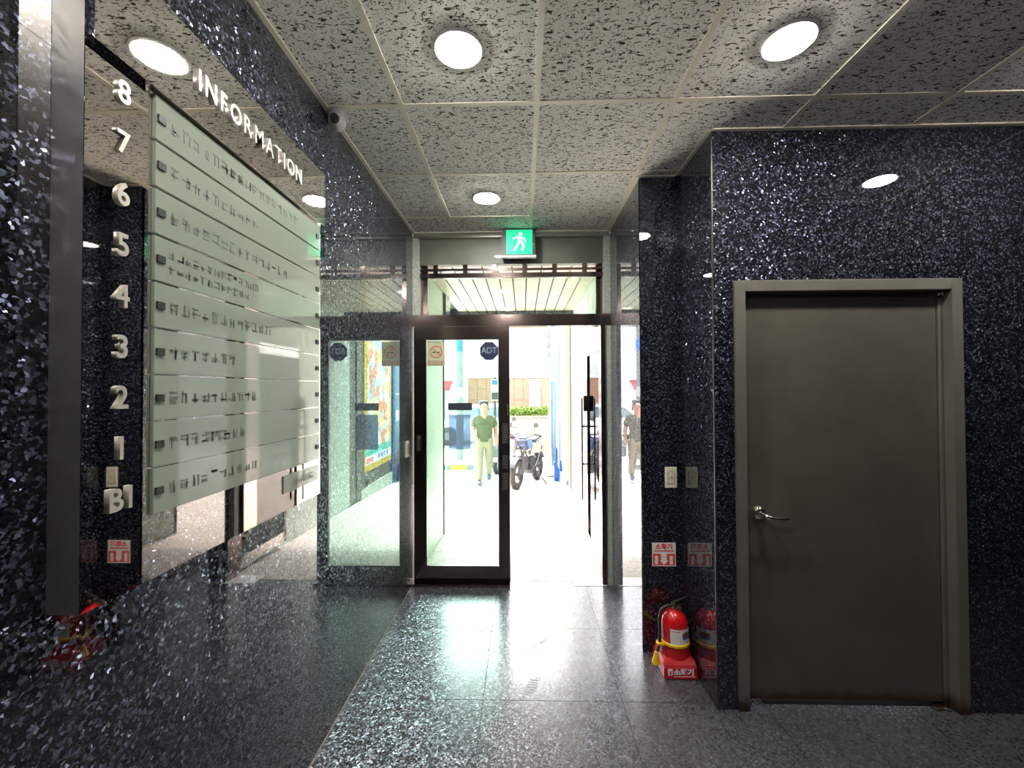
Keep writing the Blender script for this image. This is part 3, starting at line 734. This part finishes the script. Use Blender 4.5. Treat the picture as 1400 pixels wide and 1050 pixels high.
pc = tag(B(XL-.9, XR+.25, YE+.12, 5.76, 2.64, 2.80).build('ceiling_porch', M['joint']), 'porch ceiling of cream boards running towards the street', 'ceiling', kind='structure')
nb = 12
for k in range(nb):
    x0 = XL + (XR-XL)*k/nb; x1 = XL + (XR-XL)*(k+1)/nb
    B(x0+.006, x1-.006, YE+.12, 5.70, 2.612, 2.642).build('ceiling_board', M['porch_board'], pc)
B(XL-.9, XR+.25, 5.70, 5.95, 2.55, 2.80).build('end_beam', M['granite_wall'], pc)
ff = tag(B(-6, 6, YE+.10, 5.90, 2.80, 3.5).build('wall_facade', M['plaster']), 'front of the building above the porch', 'wall', kind='structure')
B(-6, XL-.25, YE+.10, 4.60, -.3, 2.80).build('facade_side', M['plaster'], ff)
B(XR+.25, 6, YE+.10, 5.90, -.3, 2.80).build('facade_side', M['plaster'], ff)

ps = empty('poster_board', (XR, 7.05, .26), 'tall yellow-edged advertising poster board on the alley wall', 'poster')
B(XR-.012, XR+.022, 6.40, 7.72, .26, 2.55).build('board', M['poster_yellow'], ps)
B(XR-.015, XR-.011, 6.52, 7.60, .62, 2.50).build('picture', M['poster'], ps)
B(XR-.015, XR-.011, 6.44, 7.68, .50, .62).build('teal_band', M['poster_teal'], ps)
B(XR-.015, XR-.011, 6.44, 7.68, .36, .50).build('white_band', M['white_print'], ps)
tp = MB()
for k in range(4):
    y = 7.06+k*.14; tp.box(XR-.017, XR-.014, y, y+.025, .385, .475); 
    tp.box(XR-.017, XR-.014, y-.045, y, .455, .475); tp.box(XR-.017, XR-.014, y-.045, y, .420, .438); tp.box(XR-.017, XR-.014, y-.055, y-.035, .42, .475)
tp.build('bold_lettering', M['blue_print'], ps)['kind'] = 'stuff'
tp = MB()
for k in range(5): tp.box(XR-.017, XR-.014, 6.50+k*.06, 6.54+k*.06, .39, .46)
tp.build('red_lettering', M['red_print'], ps)['kind'] = 'stuff'
bk = empty('display_case', (XR, 8.1, gz(8.1)), 'pale display case with bright blue frame by the alley wall', 'display case')
B(XR-.02, XR+.02, 7.80, 7.92, gz(7.8)-.02, 2.35).build('blue_post', M['blue'], bk)
B(XR-.01, XR+.02, 7.92, 8.75, .35, 2.25).build('panel', M['paleblue'], bk)
B(XR-.02, XR+.02, 7.92, 8.80, 2.25, 2.38).build('blue_post', M['blue'], bk)
B(XR-.02, XR+.02, 8.75, 8.85, gz(8.8)-.02, 2.35).build('blue_post', M['blue'], bk)
B(XR-.014, XR-.009, 8.0, 8.65, 1.45, 1.48).build('shelf', M['white'], bk); B(XR-.014, XR-.009, 8.0, 8.4, .95, 1.15).build('card', M['white_print'], bk)
bt = tag(MB().prism([(.585, -.13), (.585, gz(8.0)-.005), (.685, gz(8.0)-.005), (.685, .02), (.66, .10), (.60, .16), (.585, .16)], 'y', 8.02, 8.10).build('blue_sandbag', M['blue'], loc=(.63, 8.06, gz(8.06)), bevel=.01), 'bright blue banner stand foot at the alley wall', 'stand')
bf = empty('banner_stand', (.62, 8.6, gz(8.6)), 'slim pale blue banner stand beside the parked bike', 'banner')
B(.585, .668, 8.58, 8.61, -.02, 1.72).build('banner', M['paleblue'], bf)
B(.580, .590, 8.57, 8.62, gz(8.6)-.01, 1.74).build('pole', M['gunmetal'], bf); B(.48, .67, 8.5, 8.7, gz(8.6)-.015, gz(8.6)+.03).build('foot', M['gunmetal'], bf)
sp = empty('wall_tap', (XR-.004, 6.52, .10), 'round metal outlet low on the plinth below the poster', 'outlet')
MB().torus(.05, .014, (XR-.016, 6.52, .10), 'x', 20, 8).build('ring', M['ac'], sp, smooth=True)
MB().lathe([(.032, -.02), (.032, .0), (.028, .012)], 16, (XR-.016, 6.52, .10), 'x').build('cap', M['alloy'], sp)

# ---- bike parked outside
def place(px, py_, y):
    d = pix(px, py_); return d.x*y/d.y
fwx, fwy, rwx, rwy = place(706, 660, 7.20), 7.20, .27, 8.22
ang = math.atan2(fwy-rwy, fwx-rwx); wb_ = math.hypot(fwy-rwy, fwx-rwx)
mid = Vector(((fwx+rwx)/2, (fwy+rwy)/2, (gz(fwy)+gz(rwy))/2))
bi = empty('motorbike', mid, 'small fat-tyred motorbike with blue tank parked on its stand', 'motorbike', rz=ang)
bi.rotation_euler = (0, -math.atan2(gz(fwy)-gz(rwy), wb_), ang)
L0 = (0, 0, 0)
hwb = wb_/2; R_ = .255
def bp(mb, name, m, parent=bi, smooth=True, bevel=0): return mb.build(name, m, parent, smooth=smooth, bevel=bevel, loc=L0)
for sx in (1, -1):
    c = (sx*hwb, 0, R_)
    ti = bp(MB().torus(R_-.058, .058, c, 'y', 36, 10, .95), 'tyre', M['rubber'])
    bp(MB().torus(R_-.105, .014, c, 'y', 28, 6, 2.2), 'rim', M['alloy'], ti)
    bp(MB().lathe([(.0, -.05), (.032, -.05), (.032, .05), (0, .05)], 14, c, 'y'), 'hub', M['gunmetal'], ti)
    sp_ = MB()
    for k in range(12):
        a = 2*PI*k/12; sp_.tube([(c[0]+.02*math.cos(a), (-1)**k*.03, R_+.02*math.sin(a)), (c[0]+.15*math.cos(a+.2), 0, R_+.15*math.sin(a+.2))], .0025, 4)
    bp(sp_, 'spokes', M['alloy'], ti)
    tr = MB()
    for k in range(30):
        a = 2*PI*k/30
        for q in (-.03, .03): tr.tube([(c[0]+(R_-.006)*math.cos(a), q-.018, R_+(R_-.006)*math.sin(a)), (c[0]+(R_-.006)*math.cos(a), q+.018, R_+(R_-.006)*math.sin(a))], .008, 4)
    bp(tr, 'tread', M['rubber'], ti)['kind'] = 'stuff'
hx_, hz_ = hwb-.20, .80
for s_ in (-1, 1):
    bp(MB().tube([(hwb, s_*.085, R_), (hwb-.09, s_*.085, .52), (hx_, s_*.075, hz_)], [.024, .020, .018], 10), 'fork_leg', M['alloy'])
bp(MB().box(hx_-.03, hx_+.06, -.10, .10, .66, .69).box(hx_-.04, hx_+.03, -.10, .10, .78, .81), 'fork_clamp', M['gunmetal'], bevel=.006)
ar = [(hwb+(R_+.03)*math.cos(a), (R_+.03)*math.sin(a)+R_) for a in [PI*.15+PI*.5*k/8 for k in range(9)]]
mb = MB(); k0 = [(x, -.06, z) for x, z in ar] + [(x, .06, z) for x, z in ar] + [(x, 0, z+.015) for x, z in ar]
mb.add(k0, [(i, i+1, i+19, i+18) for i in range(8)] + [(i+18, i+19, i+10, i+9) for i in range(8)])
bp(mb, 'front_mudguard', M['gunmetal'])
bp(MB().lathe([(.0, .085), (.055, .085), (.072, .07), (.075, .045), (.055, 0), (.02, -.03), (0, -.03)], 22, (hx_+.06, 0, .60), 'x'), 'headlamp', M['gunmetal'])
bp(MB().lathe([(0, .092), (.05, .09), (.06, .086), (0, .086)], 22, (hx_+.06, 0, .60), 'x'), 'headlamp_glass', M['grey_plastic'])
bp(MB().tube([(hx_-.10, -.33, .90), (hx_-.06, -.22, .93), (hx_-.01, -.08, .86), (hx_-.01, .08, .86), (hx_-.06, .22, .93), (hx_-.10, .33, .90)], .013, 10), 'handlebar', M['gunmetal'])
for s_ in (-1, 1):
    bp(MB().tube([(hx_-.06, s_*.23, .93), (hx_-.105, s_*.35, .897)], .019, 10), 'grip', M['rubber'])
    bp(MB().tube([(hx_-.02, s_*.24, .945), (hx_-.01, s_*.33, .925)], .006, 6), 'brake_lever', M['alloy'])
    bp(MB().tube([(hx_-.05, s_*.20, .93), (hx_-.07, s_*.24, 1.06)], .006, 6).lathe([(0, -.006), (.045, -.005), (.045, .005), (0, .006)], 16, (hx_-.075, s_*.25, 1.09), 'x'), 'mirror', M['gunmetal'])
for s_ in (-1, 1):
    bp(MB().tube([(hx_-.02, s_*.03, .72), (.10, s_*.09, .36), (-.12, s_*.10, .27), (-hwb+.24, s_*.10, .40), (-hwb+.02, s_*.10, .66)], .017, 8), 'frame_tube', M['gunmetal'])
    bp(MB().tube([(-.14, s_*.10, .30), (-hwb, s_*.095, R_)], .016, 8), 'swingarm', M['gunmetal'])
    bp(MB().tube([(-hwb+.06, s_*.12, .30), (-hwb+.15, s_*.12, .58)], .022, 10), 'rear_shock', M['alloy'])
    bp(MB().tube([(-.05, s_*.10, .24), (-.05, s_*.21, .23)], .012, 8), 'footpeg', M['rubber'])
bp(MB().box(-.16, .16, -.10, .10, .28, .52), 'battery_case', M['gunmetal'], bevel=.03)
bp(MB().lathe([(0, -.12), (.07, -.12), (.085, -.08), (.085, .08), (.07, .12), (0, .12)], 18, (-.02, 0, .27), 'y'), 'motor', M['alloy'])
tk = MB().prism([(.36, .74), (.34, .86), (.16, .90), (-.02, .80), (-.02, .72), (.2, .62)], 'y', -.105, .105); bp(tk, 'tank', M['bikeblue'], bevel=.035)
bp(MB().prism([(-.02, .76), (.0, .82), (-.20, .81), (-.56, .87), (-.58, .82), (-.22, .74)], 'y', -.11, .11), 'seat', M['black'], bevel=.025)
ar = [(-hwb+(R_+.04)*math.cos(a), (R_+.04)*math.sin(a)+R_) for a in [PI*.40+PI*.45*k/8 for k in range(9)]]
mb = MB(); mb.add([(x, -.065, z) for x, z in ar] + [(x, .065, z) for x, z in ar] + [(x, 0, z+.015) for x, z in ar], [(i, i+1, i+19, i+18) for i in range(8)] + [(i+18, i+19, i+10, i+9) for i in range(8)])
bp(mb, 'rear_mudguard', M['gunmetal'])
bp(MB().tube([(-.12, .10, .26), (-.20, .30, .012)], .012, 8).box(-.23, -.17, .27, .33, .004, .016), 'kickstand', M['gunmetal'])
bp(MB().torus(.065, .006, (-hwb, .115, R_), 'y', 18, 5).tube([(-hwb, .115, R_+.065), (-.02, .115, .27+.05)], .006, 5).tube([(-hwb, .115, R_-.065), (-.02, .115, .27-.05)], .006, 5), 'chain', M['gunmetal'])

# ---- scooter behind it
sx0, sy0 = place(694, 600, 9.5), 9.5
so = empty('scooter', (sx0, sy0, gz(sy0)), 'pale pink scooter with dark delivery box behind the motorbike', 'scooter', rz=-1.9)
def sp2(mb, name, m, parent=so, smooth=True, bevel=0): return mb.build(name, m, parent, smooth=smooth, bevel=bevel, loc=L0)
for s_ in (.60, -.60):
    ti = sp2(MB().torus(.165, .05, (s_, 0, .215), 'y', 28, 8), 'tyre', M['rubber']); sp2(MB().lathe([(0, -.03), (.12, -.03), (.12, .03), (0, .03)], 20, (s_, 0, .215), 'y'), 'wheel_disc', M['alloy'], ti)
sp2(MB().prism([(.42, .30), (.58, .38), (.50, .86), (.42, .98), (.37, .92), (.36, .40)], 'y', -.20, .20), 'leg_shield', M['pinkpaint'], bevel=.05)
sp2(MB().prism([(.44, .34), (.36, .42), (-.10, .42), (-.16, .70), (-.72, .72), (-.80, .62), (-.70, .42), (-.40, .32)], 'y', -.16, .16), 'body', M['pinkpaint'], bevel=.04)
sp2(MB().prism([(-.10, .70), (-.14, .79), (-.50, .82), (-.52, .72)], 'y', -.15, .15), 'seat', M['black'], bevel=.03)
sp2(MB().tube([(.60, 0, .22), (.43, 0, 1.0)], .025, 10), 'steering_column', M['gunmetal'])
sp2(MB().tube([(.33, -.34, 1.0), (.42, -.15, 1.02), (.42, .15, 1.02), (.33, .34, 1.0)], .014, 8), 'handlebar', M['gunmetal'])
sp2(MB().lathe([(0, .08), (.07, .07), (.08, .02), (.05, -.05), (0, -.05)], 18, (.44, 0, .92), 'x'), 'headlamp', M['white'])
sp2(MB().box(.55, .78, -.19, .19, .40, .62), 'front_box', M['notice_dark'], bevel=.02)
for s_ in (-1, 1): sp2(MB().tube([(.40, s_*.22, 1.02), (.38, s_*.28, 1.16)], .007, 6).lathe([(0, -.006), (.05, -.005), (.05, .005), (0, .006)], 14, (.37, s_*.29, 1.18), 'x'), 'mirror', M['gunmetal'])
sp2(MB().prism([(.42, .44), (.60, .47), (.76, .40), (.80, .30), (.76, .38), (.60, .44)], 'y', -.07, .07), 'front_mudguard', M['pinkpaint'])

# ---- walking person
pyY = 7.82; pxX = place(662, 600, pyY)
pe = empty('person', (pxX, pyY, gz(pyY)), 'person in olive shirt and beige trousers walking in from the street', 'person', rz=.10)
# local frame: faces -Y, X is the viewer's right
J = dict(pel=(0, .0, .80), sp=(0, .0, .95), ch=(0, -.01, 1.13), nk=(0, -.02, 1.265), hd0=(0, -.03, 1.32), hd1=(0, -.035, 1.405), hd2=(0, -.028, 1.485))
V = [J['pel'], J['sp'], J['ch'], J['nk'], J['hd0'], J['hd1'], J['hd2']]
E_ = [(0,1),(1,2),(2,3),(3,4),(4,5),(5,6)]; Rr = [(.13,.10),(.125,.10),(.135,.10),(.052,.052),(.070,.078),(.092,.104),(.066,.076)]
def chain(pts, rads, frm):
    k = len(V); prev = frm
    for p, r in zip(pts, rads):
        V.append(p); Rr.append(r); E_.append((prev, len(V)-1)); prev = len(V)-1
# legs: viewer-left leg forward, viewer-right leg trailing
chain([(-.085, .0, .74), (-.09, -.10, .42), (-.09, -.17, .08)], [.082, .055, .04], 0)
chain([(-.09, -.24, .045), (-.09, -.30, .035)], [.036, .03], len(V)-1)
chain([(.085, .0, .74), (.085, .02, .42), (.085, .19, .12)], [.082, .055, .04], 0)
chain([(.085, .15, .06), (.085, .08, .032)], [.036, .03], len(V)-1)
# arms
chain([(.165, .0, 1.20), (.215, .05, .99), (.225, -.01, .80), (.226, -.03, .755)], [.052, .042, .032, .027], 2)
aR = len(V)-1
chain([(-.165, .0, 1.20), (-.205, -.02, .99), (-.17, -.17, .86), (-.16, -.205, .845)], [.052, .042, .032, .027], 2)
aL = len(V)-1
for base, hx0, hy, hz0, dv in ((aR, .226, -.03, .755, (0, -.25, -1)), (aL, -.16, -.205, .845, (.15, -.85, -.45))):
    d_ = Vector(dv).normalized(); pal = Vector((hx0, hy, hz0)) + d_*.045
    side = d_.cross(Vector((1, 0, 0))).normalized()
    chain([tuple(pal)], [(.022, .03)], base); pb = len(V)-1
    for q, ln in zip((-1.2, -.4, .4, 1.1), (.055, .065, .06, .048)):
        s0 = pal + side*q*.017; chain([tuple(s0+d_*.02), tuple(s0+d_*(.02+ln*.55)), tuple(s0+d_*(.02+ln)+Vector((.008 if hx0 < 0 else -.008, 0, 0)))], [.0085, .008, .0065], pb)
    th = pal - side*.026 - d_*.02; chain([tuple(th), tuple(th-side*.016+d_*.03)], [.010, .008], pb)
bo = skin('body', V, E_, Rr, M['skin'], pe, 2, 0)
# clothes as shells over the body
skin('trousers', [(0, 0, .93), (0, 0, .79), (-.088, 0, .72), (-.092, -.10, .42), (-.092, -.178, .065), (.088, 0, .72), (.088, .02, .42), (.088, .20, .11)],
     [(0,1),(1,2),(2,3),(3,4),(1,5),(5,6),(6,7)], [(.142,.115),(.148,.12),.105,.082,.068,.105,.082,.066], M['trouser'], pe, 2, 1)
skin('shirt', [(0, .0, .755), (0, 0, .95), (0, -.01, 1.12), (0, -.015, 1.245), (.165, .0, 1.195), (.205, .035, 1.04), (-.165, .0, 1.195), (-.198, -.012, 1.04)],
     [(0,1),(1,2),(2,3),(2,4),(4,5),(2,6),(6,7)], [(.172,.142),(.158,.128),(.160,.125),(.075,.07),.072,.070,.072,.070], M['shirt'], pe, 2, 1)
for (x, y, z, t) in ((-.09, -.235, .012, 0), (.085, .125, .03, .35)):
    pts = [(x, y+.10, z+.035), (x, y+.04, z+.045), (x, y-.04, z+.036), (x, y-.10, z+.028)]
    if t: pts = [(a, b, c + max(0, (b-y+.1))*t) for a, b, c in pts]
    skin('shoe', pts, [(0,1),(1,2),(2,3)], [(.052,.048),(.056,.056),(.056,.046),(.048,.036)], M['shoe'], pe, 2, 0)
skin('hair', [(0, .035, 1.36), (0, .030, 1.43), (0, .0, 1.495), (0, -.035, 1.505)], [(0,1),(1,2),(2,3)], [(.070,.05),(.092,.07),(.085,.062),(.062,.04)], M['hair'], pe, 2, 1)
for s_ in (-1, 1):
    MB().lathe([(0, -.006), (.008, -.004), (.009, .002), (0, .006)], 10, (s_*.028, -.118, 1.415), 'y').build('eye', M['black'], bo, loc=L0)
    MB().torus(.014, .006, (s_*.080, -.03, 1.405), 'x', 12, 6).build('ear', M['skin'], bo, smooth=True, loc=L0)
MB().add([(-.014, -.112, 1.378), (.014, -.112, 1.378), (0, -.112, 1.415), (0, -.142, 1.382)], [(0,1,3),(1,2,3),(2,0,3),(0,2,1)]).build('nose', M['skin'], bo, loc=L0)
B(-.02, .02, -.116, -.100, 1.350, 1.358).build('mouth', M['nos_red'], bo, loc=L0)

# ---- hedge, walls, street things
hy0 = 12.0; hx0, hx1 = place(688, 560, hy0), place(751, 560, hy0)
pb_ = empty('hedge_planter', ((hx0+hx1)/2, hy0, gz(20)), 'cream planter wall topped with a clipped bright green hedge', 'planter')
B(hx0, hx1, hy0, hy0+.5, gz(20)-.01, .74).build('planter_box', M['planter'], pb_, bevel=.02); B(hx0-.02, hx1+.02, hy0-.02, hy0+.52, .74, .79).build('coping', M['planter'], pb_)
hm = MB()
for k in range(1600):
    x = random.uniform(hx0+.03, hx1-.03); y = random.uniform(hy0+.02, hy0+.48); z = .78 + random.random()**.7*.26
    a = Vector((random.gauss(0, 1), random.gauss(0, 1), random.gauss(0, .6))).normalized()*.045; b_ = Vector((random.gauss(0, 1), random.gauss(0, 1), random.gauss(0, .6))).normalized()*.03
    p = Vector((x, y, z)); hm.add([p-a, p+b_, p+a, p-b_], [(0,1,2,3)])
hb_ = hm.build('foliage', M['leaf'], pb_); hb_['kind'] = 'stuff'

tw0, tw1, tz = place(640, 530, 17.0), place(738, 530, 17.0), 2.02
tw = tag(B(tw0, 1.08, 17.0, 17.4, gz(20)-.05, tz-.005).build('wall_tiled', M['planter']), 'low tan tiled wall across the street behind the hedge', 'wall', kind='structure')
nx = 7; 
for i in range(nx):
    for j in range(5):
        x0 = tw0+(tw1-tw0-.28)*i/nx; x1 = tw0+(tw1-tw0-.28)*(i+1)/nx; z0 = -.2+(tz+.2)*j/5; z1 = -.2+(tz+.2)*(j+1)/5
        B(x0+.008, x1-.008, 16.97, 17.0, z0+.008, z1-.008).build('wall_tile', M['tan_tile'], tw)
B(tw0, 1.08, 16.9, 17.45, tz, tz+.06).build('coping', M['white'], tw)
sgx = place(731, 525, 16.9)
hs = empty('wall_notice', (sgx, 16.95, 1.0), 'white notice with a small dark mark on the tiled wall', 'sign')
B(sgx-.22, sgx+.22, 16.9, 16.97, .6, 1.96).build('board', M['white'], hs); 
B(sgx-.05, sgx-.02, 16.89, 16.9, 1.70, 1.86).box(sgx-.05, sgx+.06, 16.89, 16.9, 1.70, 1.73).box(sgx+.03, sgx+.06, 16.89, 16.9, 1.70, 1.80).build('mark', M['black_print'], hs)

# white house across the street, with windows
wh = empty('white_building', (0, 20, gz(20)), 'tall white building filling the far side of the street', 'building')
B(-16, 16, 20, 26, gz(20)-.05, 6.5).build('wall', M['plaster'], wh)
for x in (-9.5, -6.5, 2.5, 6.0, 9.5):
    for z in (3.4,):
        f_ = B(x-.7, x+.7, 19.93, 20.02, z-.05, z+1.45).build('window_surround', M['white'], wh); B(x-.62, x+.62, 19.92, 19.94, z+.03, z+1.37).build('pane', M['glass_dark'], f_)
lh = empty('shop_front', (-5.2, 16.3, gz(20)), 'pale shop front with red awning across the street', 'building')
B(-9.0, -2.45, 16.3, 18.5, gz(20)-.05, 3.9).build('wall', M['plaster'], lh)
B(-4.6, -3.0, 16.24, 16.32, .1, 1.55).build('shop_window', M['paleblue'], lh)
MB().prism([(15.6, 1.58), (16.3, 1.86), (16.3, 1.90), (15.58, 1.62), (15.58, 1.52), (15.6, 1.52)], 'x', -4.9, -2.72).build('awning', M['awning'], lh)
# parked white car beyond the hedge
cr = empty('parked_car', (-1.05, 14.4, gz(20)), 'white car parked beyond the hedge', 'car')
cz = gz(20)
bdy = [(-1.4, .35), (-1.45, .72), (-.75, .86), (-.25, 1.28), (.95, 1.32), (1.75, .95), (2.6, .84), (2.65, .35)]
MB().prism([(x-1.68, z+cz) for x, z in bdy], 'y', 13.6, 15.2).build('body', M['paintwhite'], cr, bevel=.06)
MB().prism([(x-1.68, z+cz) for x, z in [(-.62, .90), (-.20, 1.22), (.35, 1.25), (.35, .90)]], 'y', 13.585, 13.62).build('side_window', M['glass_dark'], cr)
MB().prism([(x-1.68, z+cz) for x, z in [(.42, .90), (.42, 1.25), (.90, 1.25), (1.5, .92)]], 'y', 13.585, 13.62).build('side_window', M['glass_dark'], cr)
for x in (-.75, 1.95):
    for y in (13.62, 15.18):
        ty = MB().torus(.22, .09, (x-1.68, y, cz+.31), 'y', 24, 8).build('tyre', M['rubber'], cr, smooth=True); MB().lathe([(0, -.04), (.18, -.04), (.18, .04), (0, .04)], 18, (x-1.68, y, cz+.31), 'y').build('wheel', M['alloy'], ty)
# utility pole, signboard, speed bump
ux = place(628.5, 500, 11.0)
ut = empty('utility_pole', (ux, 11, gz(20)), 'grey utility pole with pale blue notices beyond the glass door', 'pole')
MB().tube([(ux, 11, gz(20)-.02), (ux, 11, 5.2)], [.10, .085], 14).build('post', M['pole'], ut, smooth=True)
MB().lathe([(.103, 2.55), (.103, 2.85)], 14, (ux, 11, 0)).build('blue_notice', M['blue'], ut); MB().lathe([(.105, 1.35), (.105, 1.60)], 14, (ux, 11, 0)).build('notice', M['grey_plastic'], ut)
bx = place(676.5, 530, 10.4)
sb_ = empty('street_sign', (bx, 10.4, gz(20)), 'upright blue and white street signboard on a post', 'sign')
B(bx-.03, bx+.03, 10.40, 10.46, gz(20)-.02, 1.85).build('post', M['gunmetal'], sb_); B(bx-.09, bx+.09, 10.36, 10.40, 1.27, 1.80).build('board', M['white'], sb_)
B(bx-.07, bx+.07, 10.35, 10.36, 1.66, 1.78).build('blue_symbol', M['blue'], sb_); B(bx-.08, bx+.08, 10.35, 10.36, 1.29, 1.48).build('lower_panel', M['gunmetal'], sb_)
kx0, kx1 = place(606, 628, 9.6), place(648, 628, 9.6)
kb = empty('wheel_stop', ((kx0+kx1)/2, 9.6, gz(9.6)), 'yellow and grey wheel stop lying on the street', 'kerb')
for k in range(4): B(kx0+(kx1-kx0)*k/4, kx0+(kx1-kx0)*(k+1)/4, 9.55, 9.68, gz(9.6)-.006, gz(9.6)+.10).build('segment', M['yellow' if k in (1, 2) else 'pole'], kb, bevel=.01)
# stacked sign boxes on the neighbouring building
ab = tag(B(1.08, 6, 10.2, 19.8, gz(20)-.05, 6.0).build('wall_neighbour', M['plaster']), 'white side of the neighbouring building along the alley', 'wall', kind='structure')
for z0, z1, t in ((2.76, 3.02, 'lowest'), (3.06, 3.38, 'second'), (3.41, 3.62, 'third'), (3.65, 3.82, 'topmost')):
    e = empty('sign_box', (1.08, 15.8, z0), 'small grey projecting sign box on the white wall, %s of the column%s' % (t, ' from below' if t in ('second', 'third') else ''), 'sign', 'grey sign boxes on the white wall')
    B(.90, 1.06, 15.72, 15.86, z0, z1).build('case', M['ac'], e, bevel=.01); B(1.05, 1.085, 15.77, 15.81, (z0+z1)/2-.02, (z0+z1)/2+.02).build('bracket', M['gunmetal'], e)
